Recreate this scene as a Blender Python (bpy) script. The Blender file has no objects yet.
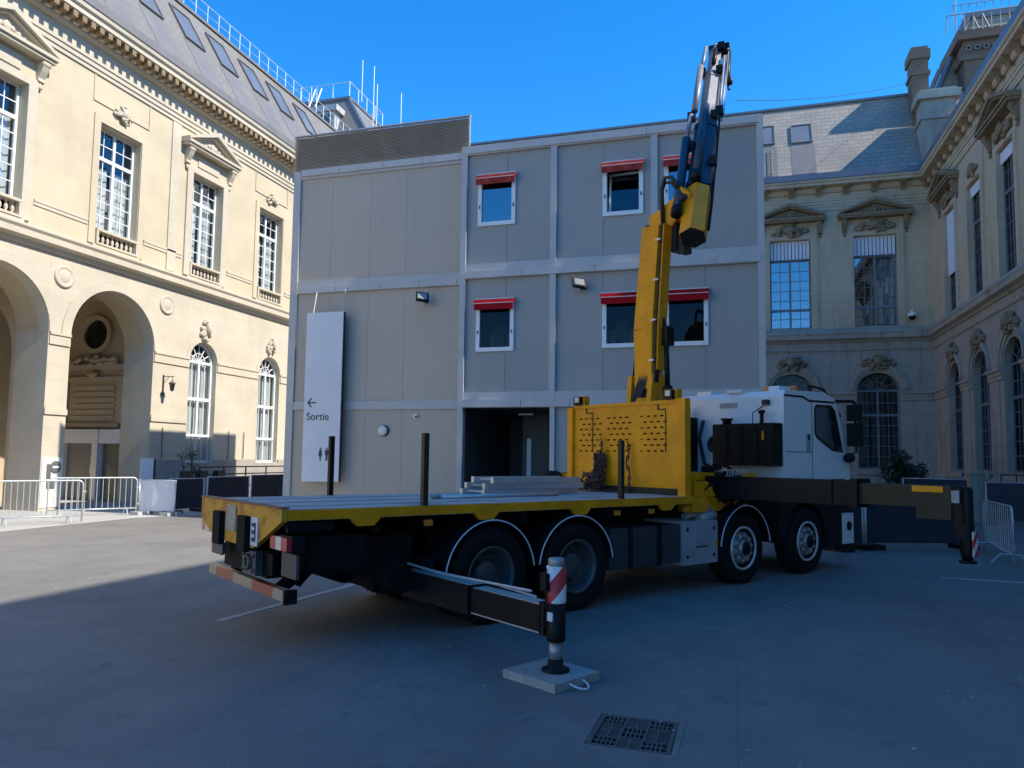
import bpy, bmesh, math, random
from mathutils import Vector, Matrix
random.seed(7)
SC = bpy.context.scene
COL = SC.collection
PI = math.pi
R = math.radians

# ------------------------------------------------------------------ materials
def nodes(name):
    m = bpy.data.materials.new(name); m.use_nodes = True
    nt = m.node_tree; nt.nodes.clear()
    out = nt.nodes.new('ShaderNodeOutputMaterial')
    return m, nt, out
def N(nt, t, **kw):
    n = nt.nodes.new(t)
    for k, v in kw.items():
        if k in n.inputs: n.inputs[k].default_value = v
        else: setattr(n, k, v)
    return n
def c4(c): return (c[0], c[1], c[2], 1)
def mix(nt, fac, a, b, mode='MIX'):
    n = nt.nodes.new('ShaderNodeMix'); n.data_type = 'RGBA'; n.blend_type = mode
    for s, v in ((0, fac), (6, a), (7, b)):
        if hasattr(v, 'is_linked') or hasattr(v, 'links'): nt.links.new(v, n.inputs[s])
        elif isinstance(v, (int, float)): n.inputs[s].default_value = v
        else: n.inputs[s].default_value = c4(v)
    return n.outputs[2]
def ramp(nt, src, lo, hi):
    n = nt.nodes.new('ShaderNodeMapRange'); n.inputs[1].default_value = lo; n.inputs[2].default_value = hi
    nt.links.new(src, n.inputs[0]); return n.outputs[0]
def noise(nt, vec, scale, detail=4, rough=.55, sc=None):
    if sc:
        mp = nt.nodes.new('ShaderNodeMapping'); mp.inputs['Scale'].default_value = sc
        nt.links.new(vec, mp.inputs['Vector']); vec = mp.outputs[0]
    n = nt.nodes.new('ShaderNodeTexNoise'); n.inputs['Scale'].default_value = scale
    n.inputs['Detail'].default_value = detail; n.inputs['Roughness'].default_value = rough
    nt.links.new(vec, n.inputs['Vector']); return n.outputs[0]
def math_(nt, op, a, b):
    n = nt.nodes.new('ShaderNodeMath'); n.operation = op
    for i, v in enumerate((a, b)):
        if isinstance(v, (int, float)): n.inputs[i].default_value = v
        else: nt.links.new(v, n.inputs[i])
    return n.outputs[0]
def bump(nt, h, strength, dist=.02):
    b = nt.nodes.new('ShaderNodeBump'); b.inputs['Strength'].default_value = strength; b.inputs['Distance'].default_value = dist
    nt.links.new(h, b.inputs['Height']); return b.outputs[0]
def objco(nt):
    return nt.nodes.new('ShaderNodeTexCoord').outputs['Object']

def paint(name, col, rough=.45, metal=0., vary=.12, dirt=None, dirt_amt=.35, dscale=3., bmp=.0, spec=.5, coat=0.):
    m, nt, out = nodes(name)
    p = N(nt, 'ShaderNodeBsdfPrincipled', Metallic=metal); p.inputs['Specular IOR Level'].default_value = spec
    p.inputs['Coat Weight'].default_value = coat
    co = objco(nt)
    n1 = noise(nt, co, dscale, 5, .6)
    lo = tuple(x*(1-vary) for x in col); hi = tuple(min(1, x*(1+vary)) for x in col)
    c = mix(nt, ramp(nt, n1, .3, .7), lo, hi)
    if dirt:
        n2 = noise(nt, co, dscale*2.3, 8, .7)
        f = math_(nt, 'MULTIPLY', ramp(nt, n2, .5, .72), dirt_amt)
        c = mix(nt, f, c, dirt)
    nt.links.new(c, p.inputs['Base Color'])
    n3 = noise(nt, co, 17, 4, .6)
    nt.links.new(math_(nt, 'ADD', math_(nt, 'MULTIPLY', n3, .25), rough-.12), p.inputs['Roughness'])
    if bmp: nt.links.new(bump(nt, noise(nt, co, 40, 3), bmp), p.inputs['Normal'])
    nt.links.new(p.outputs[0], out.inputs[0]); return m

def stone(name, col, dark, bw=.9, bh=.42, joint=.35, stain=.45, streak=.4, swap=True, rough=.85, warm=None):
    m, nt, out = nodes(name)
    p = N(nt, 'ShaderNodeBsdfPrincipled', Roughness=rough); p.inputs['Specular IOR Level'].default_value = .2
    co = objco(nt)
    sep = nt.nodes.new('ShaderNodeSeparateXYZ'); nt.links.new(co, sep.inputs[0])
    cmb = nt.nodes.new('ShaderNodeCombineXYZ')
    nt.links.new(math_(nt, 'ADD', sep.outputs[0], sep.outputs[1]), cmb.inputs[0]); nt.links.new(sep.outputs[2], cmb.inputs[1])
    b = nt.nodes.new('ShaderNodeTexBrick'); nt.links.new(cmb.outputs[0], b.inputs['Vector'])
    b.inputs['Scale'].default_value = 1; b.inputs['Brick Width'].default_value = bw; b.inputs['Row Height'].default_value = bh
    b.inputs['Mortar Size'].default_value = .007; b.inputs['Mortar Smooth'].default_value = .3
    b.inputs['Color1'].default_value = (.46, .46, .46, 1); b.inputs['Color2'].default_value = (.54, .54, .54, 1); b.inputs['Mortar'].default_value = (.5, .5, .5, 1)
    n1 = noise(nt, co, .55, 6, .65)
    c = mix(nt, ramp(nt, n1, .3, .7), tuple(x*.88 for x in col), tuple(min(1, x*1.1) for x in col))
    if warm:
        c = mix(nt, ramp(nt, noise(nt, co, .23, 3), .45, .65), c, warm)
    # block to block tone
    bt = ramp(nt, b.outputs['Color'], .46, .54)
    c = mix(nt, math_(nt, 'MULTIPLY', bt, .12), c, tuple(x*.75 for x in col))
    # rain streaks and stains
    st = noise(nt, co, 1., 6, .7, sc=(2.6, 2.6, .28))
    c = mix(nt, math_(nt, 'MULTIPLY', ramp(nt, st, .52, .75), streak), c, dark)
    n2 = noise(nt, co, 2.3, 9, .72)
    c = mix(nt, math_(nt, 'MULTIPLY', ramp(nt, n2, .55, .8), stain), c, dark)
    c = mix(nt, math_(nt, 'MULTIPLY', b.outputs['Fac'], joint), c, dark)
    nt.links.new(c, p.inputs['Base Color'])
    h = math_(nt, 'ADD', math_(nt, 'MULTIPLY', noise(nt, co, 22, 6, .7), .5), math_(nt, 'MULTIPLY', b.outputs['Fac'], -.8))
    nt.links.new(bump(nt, h, .35, .012), p.inputs['Normal'])
    nt.links.new(p.outputs[0], out.inputs[0]); return m

def slate(name, col, dark, bw=.32, bh=.2, joint=.5):
    m, nt, out = nodes(name)
    p = N(nt, 'ShaderNodeBsdfPrincipled', Roughness=.55)
    co = objco(nt)
    sep = nt.nodes.new('ShaderNodeSeparateXYZ'); nt.links.new(co, sep.inputs[0])
    cmb = nt.nodes.new('ShaderNodeCombineXYZ')
    nt.links.new(sep.outputs[0], cmb.inputs[0]); nt.links.new(sep.outputs[2], cmb.inputs[1])
    b = nt.nodes.new('ShaderNodeTexBrick'); nt.links.new(cmb.outputs[0], b.inputs['Vector'])
    b.inputs['Scale'].default_value = 1; b.inputs['Brick Width'].default_value = bw; b.inputs['Row Height'].default_value = bh
    b.inputs['Mortar Size'].default_value = .016; b.inputs['Bias'].default_value = -.1
    b.inputs['Color1'].default_value = c4([x*.9 for x in col]); b.inputs['Color2'].default_value = c4([min(1, x*1.08) for x in col])
    b.inputs['Mortar'].default_value = c4([x*(1-joint) for x in col])
    st = noise(nt, co, 1., 5, .6, sc=(.8, .8, .12))
    c = mix(nt, math_(nt, 'MULTIPLY', ramp(nt, st, .45, .7), .6), b.outputs['Color'], dark)
    nt.links.new(c, p.inputs['Base Color'])
    nt.links.new(bump(nt, math_(nt, 'MULTIPLY', b.outputs['Fac'], -1), .5, .02), p.inputs['Normal'])
    nt.links.new(p.outputs[0], out.inputs[0]); return m

def glass(name, tint=(.6, .66, .72), refl=.42, rough=.02):
    m, nt, out = nodes(name)
    g = N(nt, 'ShaderNodeBsdfGlossy', Roughness=rough); g.inputs[0].default_value = c4(tint)
    t = nt.nodes.new('ShaderNodeBsdfTransparent'); t.inputs[0].default_value = (.72, .76, .76, 1)
    f = nt.nodes.new('ShaderNodeLayerWeight'); f.inputs[0].default_value = .12
    co = objco(nt)
    w = bump(nt, noise(nt, co, .9, 2), .012, .2); nt.links.new(w, g.inputs['Normal'])
    fac = math_(nt, 'MINIMUM', math_(nt, 'ADD', f.outputs[0], refl), 1.)
    mx = nt.nodes.new('ShaderNodeMixShader'); nt.links.new(fac, mx.inputs[0])
    nt.links.new(t.outputs[0], mx.inputs[1]); nt.links.new(g.outputs[0], mx.inputs[2])
    nt.links.new(mx.outputs[0], out.inputs[0]); return m

def ground_mat(name, base, lo, hi, patch=False):
    m, nt, out = nodes(name)
    p = N(nt, 'ShaderNodeBsdfPrincipled'); p.inputs['Specular IOR Level'].default_value = .35
    co = objco(nt)
    big = noise(nt, co, .17, 5, .6)
    mid = noise(nt, co, .9, 7, .68)
    fine = noise(nt, co, 60, 6, .8)
    c = mix(nt, ramp(nt, big, .3, .7), lo, hi)
    c = mix(nt, math_(nt, 'MULTIPLY', ramp(nt, mid, .46, .72), .55), c, tuple(x*.66 for x in base))
    wheel = noise(nt, co, 1., 5, .6, sc=(.5, .07, 1))
    c = mix(nt, math_(nt, 'MULTIPLY', ramp(nt, wheel, .5, .66), .5), c, tuple(x*.6 for x in base))
    v = nt.nodes.new('ShaderNodeTexVoronoi'); v.inputs['Scale'].default_value = 1.3; nt.links.new(co, v.inputs['Vector'])
    spot = ramp(nt, v.outputs['Distance'], .09, .03)
    c = mix(nt, math_(nt, 'MULTIPLY', spot, .35), c, tuple(x*.45 for x in base))
    if patch:
        # repaired rectangles, hairline cracks, oil drips
        br = nt.nodes.new('ShaderNodeTexBrick'); nt.links.new(co, br.inputs['Vector']); br.offset = .37
        br.inputs['Scale'].default_value = 1; br.inputs['Brick Width'].default_value = 5.3; br.inputs['Row Height'].default_value = 3.7; br.inputs['Mortar Size'].default_value = .012; br.inputs['Mortar Smooth'].default_value = .6
        br.inputs['Color1'].default_value = (.4, .4, .4, 1); br.inputs['Color2'].default_value = (.6, .6, .6, 1)
        c = mix(nt, math_(nt, 'MULTIPLY', ramp(nt, br.outputs['Color'], .4, .6), .16), c, tuple(x*.62 for x in base))
        c = mix(nt, math_(nt, 'MULTIPLY', br.outputs['Fac'], .35), c, tuple(x*.4 for x in base))
        dn = nt.nodes.new('ShaderNodeTexNoise'); dn.inputs['Scale'].default_value = 1.1; dn.inputs['Detail'].default_value = 6; nt.links.new(co, dn.inputs['Vector'])
        ad = nt.nodes.new('ShaderNodeVectorMath'); ad.operation = 'ADD'; nt.links.new(co, ad.inputs[0]); nt.links.new(dn.outputs[1], ad.inputs[1])
        ck = nt.nodes.new('ShaderNodeTexVoronoi'); ck.feature = 'DISTANCE_TO_EDGE'; ck.inputs['Scale'].default_value = .32; nt.links.new(ad.outputs[0], ck.inputs['Vector'])
        crack = math_(nt, 'MULTIPLY', ramp(nt, ck.outputs['Distance'], .006, .0), ramp(nt, noise(nt, co, .4, 3), .48, .6))
        c = mix(nt, math_(nt, 'MULTIPLY', crack, .55), c, tuple(x*.35 for x in base))
        dust = noise(nt, co, .55, 9, .75)
        c = mix(nt, math_(nt, 'MULTIPLY', ramp(nt, dust, .5, .72), .6), c, tuple(min(1, x*1.45) for x in base))
        oil = noise(nt, co, 2.6, 5, .6)
        c = mix(nt, math_(nt, 'MULTIPLY', ramp(nt, oil, .62, .70), .6), c, tuple(x*.42 for x in base))
    vg = nt.nodes.new('ShaderNodeTexVoronoi'); vg.inputs['Scale'].default_value = 85; nt.links.new(co, vg.inputs['Vector'])
    c = mix(nt, .16, c, vg.outputs['Color'], 'OVERLAY')
    c = mix(nt, .5, c, mix(nt, fine, tuple(x*.6 for x in base), tuple(min(1, x*1.35) for x in base)), 'MIX') if False else mix(nt, math_(nt, 'MULTIPLY', ramp(nt, fine, .35, .7), .3), c, tuple(min(1, x*1.5) for x in base))
    nt.links.new(c, p.inputs['Base Color'])
    nt.links.new(math_(nt, 'ADD', math_(nt, 'MULTIPLY', mid, .3), .5), p.inputs['Roughness'])
    h = math_(nt, 'ADD', math_(nt, 'MULTIPLY', fine, .6), math_(nt, 'MULTIPLY', vg.outputs['Distance'], .5))
    nt.links.new(bump(nt, h, .35, .006), p.inputs['Normal'])
    nt.links.new(p.outputs[0], out.inputs[0]); return m

def cladding(name, col, seed=0.):
    m, nt, out = nodes(name)
    p = N(nt, 'ShaderNodeBsdfPrincipled', Roughness=.55); p.inputs['Specular IOR Level'].default_value = .35
    co = objco(nt)
    mp = nt.nodes.new('ShaderNodeMapping'); mp.inputs['Location'].default_value = (seed, 0, 0); nt.links.new(co, mp.inputs['Vector']); co = mp.outputs[0]
    oi = nt.nodes.new('ShaderNodeObjectInfo')
    big = noise(nt, co, .35, 3)
    c = mix(nt, ramp(nt, big, .3, .7), tuple(x*.93 for x in col), tuple(x*1.05 for x in col))
    c = mix(nt, math_(nt, 'MULTIPLY', oi.outputs['Random'], .14), c, tuple(x*.72 for x in col))
    st = noise(nt, co, 1., 7, .72, sc=(9, 9, .22))
    c = mix(nt, math_(nt, 'MULTIPLY', ramp(nt, st, .54, .78), .30), c, tuple(x*.55 for x in col))
    sp = noise(nt, co, 1., 8, .75, sc=(3, 3, 1.2))
    c = mix(nt, math_(nt, 'MULTIPLY', ramp(nt, sp, .6, .8), .3), c, tuple(x*.6 for x in col))
    nt.links.new(c, p.inputs['Base Color'])
    wv = noise(nt, co, .8, 2)
    nt.links.new(bump(nt, wv, .12, .05), p.inputs['Normal'])
    nt.links.new(p.outputs[0], out.inputs[0]); return m

def rusty_paint(name, col, a, b, amt=.7, rough=.6):
    m, nt, out = nodes(name)
    p = N(nt, 'ShaderNodeBsdfPrincipled', Roughness=rough); p.inputs['Specular IOR Level'].default_value = .3
    co = objco(nt)
    n = noise(nt, co, 4., 9, .72); n2 = noise(nt, co, 7, 8, .7, sc=(1, 1, 2.2)); n3 = noise(nt, co, 2.2, 3)
    c = mix(nt, ramp(nt, n3, .35, .65), col, tuple(x*.8 for x in col))
    c = mix(nt, math_(nt, 'MULTIPLY', ramp(nt, n, .5, .6), amt), c, a)
    c = mix(nt, math_(nt, 'MULTIPLY', ramp(nt, n2, .58, .66), amt), c, b)
    nt.links.new(c, p.inputs['Base Color'])
    nt.links.new(bump(nt, n, .2, .01), p.inputs['Normal'])
    nt.links.new(p.outputs[0], out.inputs[0]); return m

def planks(name):
    m, nt, out = nodes(name)
    p = N(nt, 'ShaderNodeBsdfPrincipled', Roughness=.7)
    co = objco(nt)
    n = noise(nt, co, 3, 8, .7, sc=(.35, 3, 1)); n2 = noise(nt, co, 1.1, 5, .6)
    c = mix(nt, ramp(nt, n, .3, .7), (.34, .31, .28), (.54, .50, .46))
    c = mix(nt, math_(nt, 'MULTIPLY', ramp(nt, n2, .48, .66), .6), c, (.15, .135, .12)); n4 = noise(nt, co, 5, 9, .8, sc=(1, .35, 1)); c = mix(nt, math_(nt, 'MULTIPLY', ramp(nt, n4, .58, .7), .5), c, (.58, .56, .53))
    nt.links.new(c, p.inputs['Base Color'])
    nt.links.new(bump(nt, n, .3, .01), p.inputs['Normal'])
    nt.links.new(p.outputs[0], out.inputs[0]); return m

def stripes(name, a, b, freq=7.5, axis=(0, 1, 1), off=.0):
    m, nt, out = nodes(name)
    p = N(nt, 'ShaderNodeBsdfPrincipled', Roughness=.4)
    co = objco(nt)
    d = nt.nodes.new('ShaderNodeVectorMath'); d.operation = 'DOT_PRODUCT'; d.inputs[1].default_value = axis
    nt.links.new(co, d.inputs[0])
    f = math_(nt, 'FRACT', math_(nt, 'ADD', math_(nt, 'MULTIPLY', d.outputs['Value'], freq), off), 0)
    f = math_(nt, 'GREATER_THAN', f, .5)
    c = mix(nt, f, a, b)
    c = mix(nt, math_(nt, 'MULTIPLY', ramp(nt, noise(nt, co, 14, 6, .7), .5, .7), .35), c, (.12, .11, .1))
    nt.links.new(c, p.inputs['Base Color']); nt.links.new(p.outputs[0], out.inputs[0]); return m

def leaf_mat(name, a, b):
    m, nt, out = nodes(name)
    p = N(nt, 'ShaderNodeBsdfPrincipled', Roughness=.5)
    co = objco(nt)
    c = mix(nt, ramp(nt, noise(nt, co, 5, 2), .35, .65), a, b)
    nt.links.new(c, p.inputs['Base Color']); nt.links.new(p.outputs[0], out.inputs[0]); return m

M = {}
M['cream'] = stone('cream_render', (.535, .455, .315), (.36, .29, .19), 1.6, .62, .10, .12, .14)
M['cream_pale'] = stone('cream_stone', (.53, .47, .36), (.33, .28, .2), 1.35, .5, .30, .16, .2)
M['cream_shaded'] = stone('shaded_cream_render', (.50, .41, .28), (.24, .18, .11), 1.35, .5, .12, .2, .15)  # cream copy for the porch, its shade put into the darker colour
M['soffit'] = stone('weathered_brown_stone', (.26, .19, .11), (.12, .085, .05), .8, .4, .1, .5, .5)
M['dado'] = stone('grey_dado_stone', (.34, .31, .27), (.17, .155, .14), 1.2, .55, .4, .4, .4)
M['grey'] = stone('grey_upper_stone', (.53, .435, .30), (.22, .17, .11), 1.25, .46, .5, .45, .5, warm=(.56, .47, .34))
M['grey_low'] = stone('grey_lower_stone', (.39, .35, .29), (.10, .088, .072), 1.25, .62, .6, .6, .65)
M['grey_dirty'] = stone('sooty_carved_stone', (.27, .215, .14), (.07, .058, .042), .8, .4, .1, .85, .8)
M['slate_left'] = slate('zinc_grey_slate', (.215, .195, .165), (.155, .142, .125), .34, .17, .28)
M['slate'] = slate('pale_grey_slate', (.30, .265, .215), (.19, .17, .145), .5, .26, .5)
M['zinc'] = paint('zinc_sheet', (.18, .17, .155), .5, .1, .1, (.22, .21, .19), .4, 1.2)
M['zinc_dark'] = paint('dark_zinc_sheet', (.15, .17, .20), .45, .2, .1, (.09, .09, .1), .4, 1.2)
M['white_wood'] = paint('white_window_paint', (.72, .73, .72), .5, 0, .05, (.4, .38, .35), .25, 5)
M['blue_wood'] = paint('grey_blue_window_paint', (.15, .19, .22), .55, 0, .1, (.15, .17, .18), .4, 5)
M['brown_wood'] = paint('dark_window_paint', (.16, .17, .175), .55, 0, .1, (.08, .08, .08), .4, 5)
M['glass'] = glass('window_glass', refl=.16)
M['glass_blue'] = glass('reflecting_glass', (.52, .62, .70), refl=.42)
M['glass_dark'] = glass('dark_glass', (.5, .55, .6), refl=.03)
M['curtain'] = paint('white_curtain', (.78, .79, .78), .9, 0, .12, None, 0, 4)
M['blind'] = paint('white_blind', (.70, .73, .78), .8, 0, .05, None, 0, 4)
M['iron'] = paint('black_iron', (.03, .03, .032), .5, .3, .2)
M['pale_rail'] = paint('galvanised_rail', (.62, .66, .70), .4, .3, .1)
M['galv'] = paint('galvanised_steel', (.55, .57, .58), .42, .45, .12, (.33, .32, .31), .4, 6)
M['panel_warm_bounce'] = cladding('bounce_warmed_cladding', (.50, .425, .345))  # grey cladding with warm bounced light put into the colour
M['panel_grey'] = cladding('grey_cladding', (.36, .358, .338), 5.)  # cooler, darker cladding copy; weaker bounced light put into the colour
M['frame_grey'] = paint('pale_grey_steel_frame', (.47, .46, .455), .5, .05, .06, (.33, .33, .33), .35, 2.)
M['louvre'] = paint('brown_grey_louvre', (.60, .56, .50), .5, 0, .1, (.40, .37, .33), .4, 3)
M['groove'] = paint('dark_seam', (.20, .185, .165), .8)
M['pvc'] = paint('white_pvc', (.76, .78, .80), .35, 0, .03, (.5, .5, .5), .2, 6)
M['red_awning'] = paint('red_awning_fabric', (.36, .008, .016), .8, 0, .1, (.26, .006, .012), .5, 5, 0, .08)
M['red_awning_sun_patched'] = rusty_paint('sun_patched_red_awning_fabric', (.34, .02, .012), (.46, .075, .03), (.24, .014, .01), .6)  # orange patches of sun painted into the top awnings
M['white_box'] = paint('white_awning_box', (.62, .60, .60), .5, 0, .06)
M['interior'] = paint('dark_interior', (.07, .07, .075), .85, 0, .2)
M['lens'] = paint('floodlight_lens', (.25, .25, .25), .2)
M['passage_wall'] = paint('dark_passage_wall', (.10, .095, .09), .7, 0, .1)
M['door_grey'] = paint('grey_door_paint', (.18, .175, .165), .5, 0, .06)
M['sign_white'] = paint('white_sign_board', (.66, .68, .72), .4, 0, .02, (.5, .5, .52), .15, 1.5)
M['sign_edge'] = paint('black_sign_edge', (.02, .02, .022), .5)
M['ink'] = paint('dark_grey_lettering', (.04, .042, .045), .6)
M['lamp_white'] = paint('opal_lamp_cover', (.74, .72, .66), .3, 0, .03)
M['black_plastic'] = paint('black_plastic', (.008, .008, .009), .5, 0, .2, (.02, .019, .018), .4, 5, 0, .22)
M['black_steel'] = paint('black_painted_steel', (.007, .007, .008), .45, 0, .2, (.02, .018, .016), .5, 6, 0, .22)
M['rubber'] = paint('tyre_rubber', (.010, .010, .0105), .8, 0, .2, (.026, .024, .022), .5, 6, .15, .15)
M['chassis'] = paint('dirty_dark_chassis', (.006, .006, .007), .65, 0, .3, (.018, .016, .014), .5, 4, 0, .15)
M['yellow'] = rusty_paint('yellow_truck_paint', (.93, .345, .004), (.55, .20, .012), (.22, .10, .025), .22, .45)
M['yellow_dirty'] = rusty_paint('scraped_yellow_paint', (.72, .34, .03), (.36, .08, .03), (.52, .34, .20), .75)
M['brown_steel'] = paint('brown_grimy_steel', (.036, .028, .015), .45, 0, .25, (.02, .018, .014), .5, 3, 0, .3)
M['cab_white'] = paint('white_cab_paint', (.74, .75, .76), .35, 0, .03, (.45, .43, .40), .22, 2, .0, .5, .2)
M['rim_grey'] = paint('silver_wheel_rim', (.32, .325, .33), .42, .5, .15, (.15, .14, .13), .5, 9)
M['rim_dark'] = paint('grimy_dark_rim', (.10, .10, .105), .5, .4, .2, (.04, .038, .035), .5, 9)
M['rim_light'] = paint('pale_wheel_ring', (.62, .63, .64), .4, .3, .1)
M['tank_dark'] = paint('dark_slate_tank', (.035, .038, .045), .45, 0, .2, (.02, .02, .02), .5, 4)
M['battery_grey'] = paint('grey_plastic_cover', (.33, .335, .34), .5, 0, .1, (.12, .12, .12), .4, 4)
M['chrome'] = paint('polished_rod', (.22, .225, .24), .45, .3, .05)
M['navy_boom'] = paint('navy_boom_paint', (.022, .042, .07), .4, .2, .2, (.08, .1, .12), .4, 5)
M['grey_boom'] = paint('grey_boom_steel', (.26, .255, .26), .5, .15, .15, (.14, .13, .13), .5, 6)
M['hose'] = paint('black_hose', (.018, .018, .02), .5)
M['planks'] = planks('weathered_deck_planks')
M['red_white'] = stripes('red_white_stripes', (.78, .76, .74), (.55, .03, .03), 2.8, (-.935, .752, 1), .226)
M['red_white2'] = stripes('red_white_warning_stripes', (.70, .69, .68), (.45, .02, .02), 5, (-.935, .752, 1), .1)
M['bumper_stripe'] = stripes('red_cream_bumper_stripes', (.50, .36, .22), (.50, .12, .06), .9, (0, 1, 0), .15)
M['red_lamp'] = paint('red_lamp_lens', (.50, .02, .03), .2, 0, .08)
M['clear_lamp'] = paint('clear_lamp_lens', (.70, .60, .45), .2, 0, .08)
M['orange_lamp'] = paint('orange_beacon_lens', (.75, .22, .02), .2, 0, .1)
M['pad'] = paint('grey_wooden_pad', (.33, .33, .31), .8, 0, .15, (.16, .15, .13), .5, 6, .2)
M['alu'] = paint('dull_aluminium', (.58, .58, .57), .4, .6, .1, (.35, .33, .3), .4, 5)
M['concrete'] = paint('grey_concrete', (.42, .41, .39), .85, 0, .12, (.25, .24, .22), .4, 5, .2)
M['navy_panel'] = paint('navy_hoarding_sheet', (.018, .024, .042), .6, 0, .15, (.04, .045, .055), .4, 2)
M['white_panel'] = paint('white_barrier_sheet', (.66, .68, .71), .55, 0, .04, (.5, .5, .5), .2, 3)
M['rust_chain'] = paint('rusty_chain', (.07, .045, .035), .6, .4, .3, (.14, .06, .03), .6, 20)
M['grate'] = paint('cast_iron_grate', (.10, .098, .095), .55, .1, .2, (.07, .065, .06), .5, 12, .2)
M['pit'] = paint('dark_drain_pit', (.008, .008, .009), .9)
M['road_paint'] = paint('worn_white_road_paint', (.50, .49, .46), .8, 0, .15, (.22, .21, .20), .8, 5)
M['leaf'] = leaf_mat('dark_green_leaves', (.018, .028, .012), (.05, .065, .024))
M['bark'] = paint('brown_bark', (.10, .075, .05), .9)
M['brick_red'] = stone('brown_brick', (.17, .13, .10), (.07, .06, .05), .24, .08, .4, .4, .3)
M['notice'] = paint('dark_notice_board', (.12, .12, .12), .4)
M['white_paint_stone'] = paint('white_painted_stone', (.72, .69, .60), .8, 0, .04, (.5, .46, .38), .3, 2)
M['black_gloss'] = paint('black_window_edge', (.012, .012, .014), .15)
M['cab_pane'] = paint('dark_cab_glass', (.10, .12, .14), .12, .3)
M['sheen_glass'] = paint('skylight_glass_painted_sheen', (.20, .21, .22), .12, .25, .1, None, 0, 1)  # opaque panes; whitish sky reflection put into the colour
M['asphalt'] = ground_mat('pale_worn_asphalt', (.188, .181, .166), (.140, .136, .126), (.225, .217, .20), True)
M['pavement'] = ground_mat('pale_concrete_paving', (.42, .41, .385), (.38, .37, .345), (.46, .45, .42))

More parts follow.
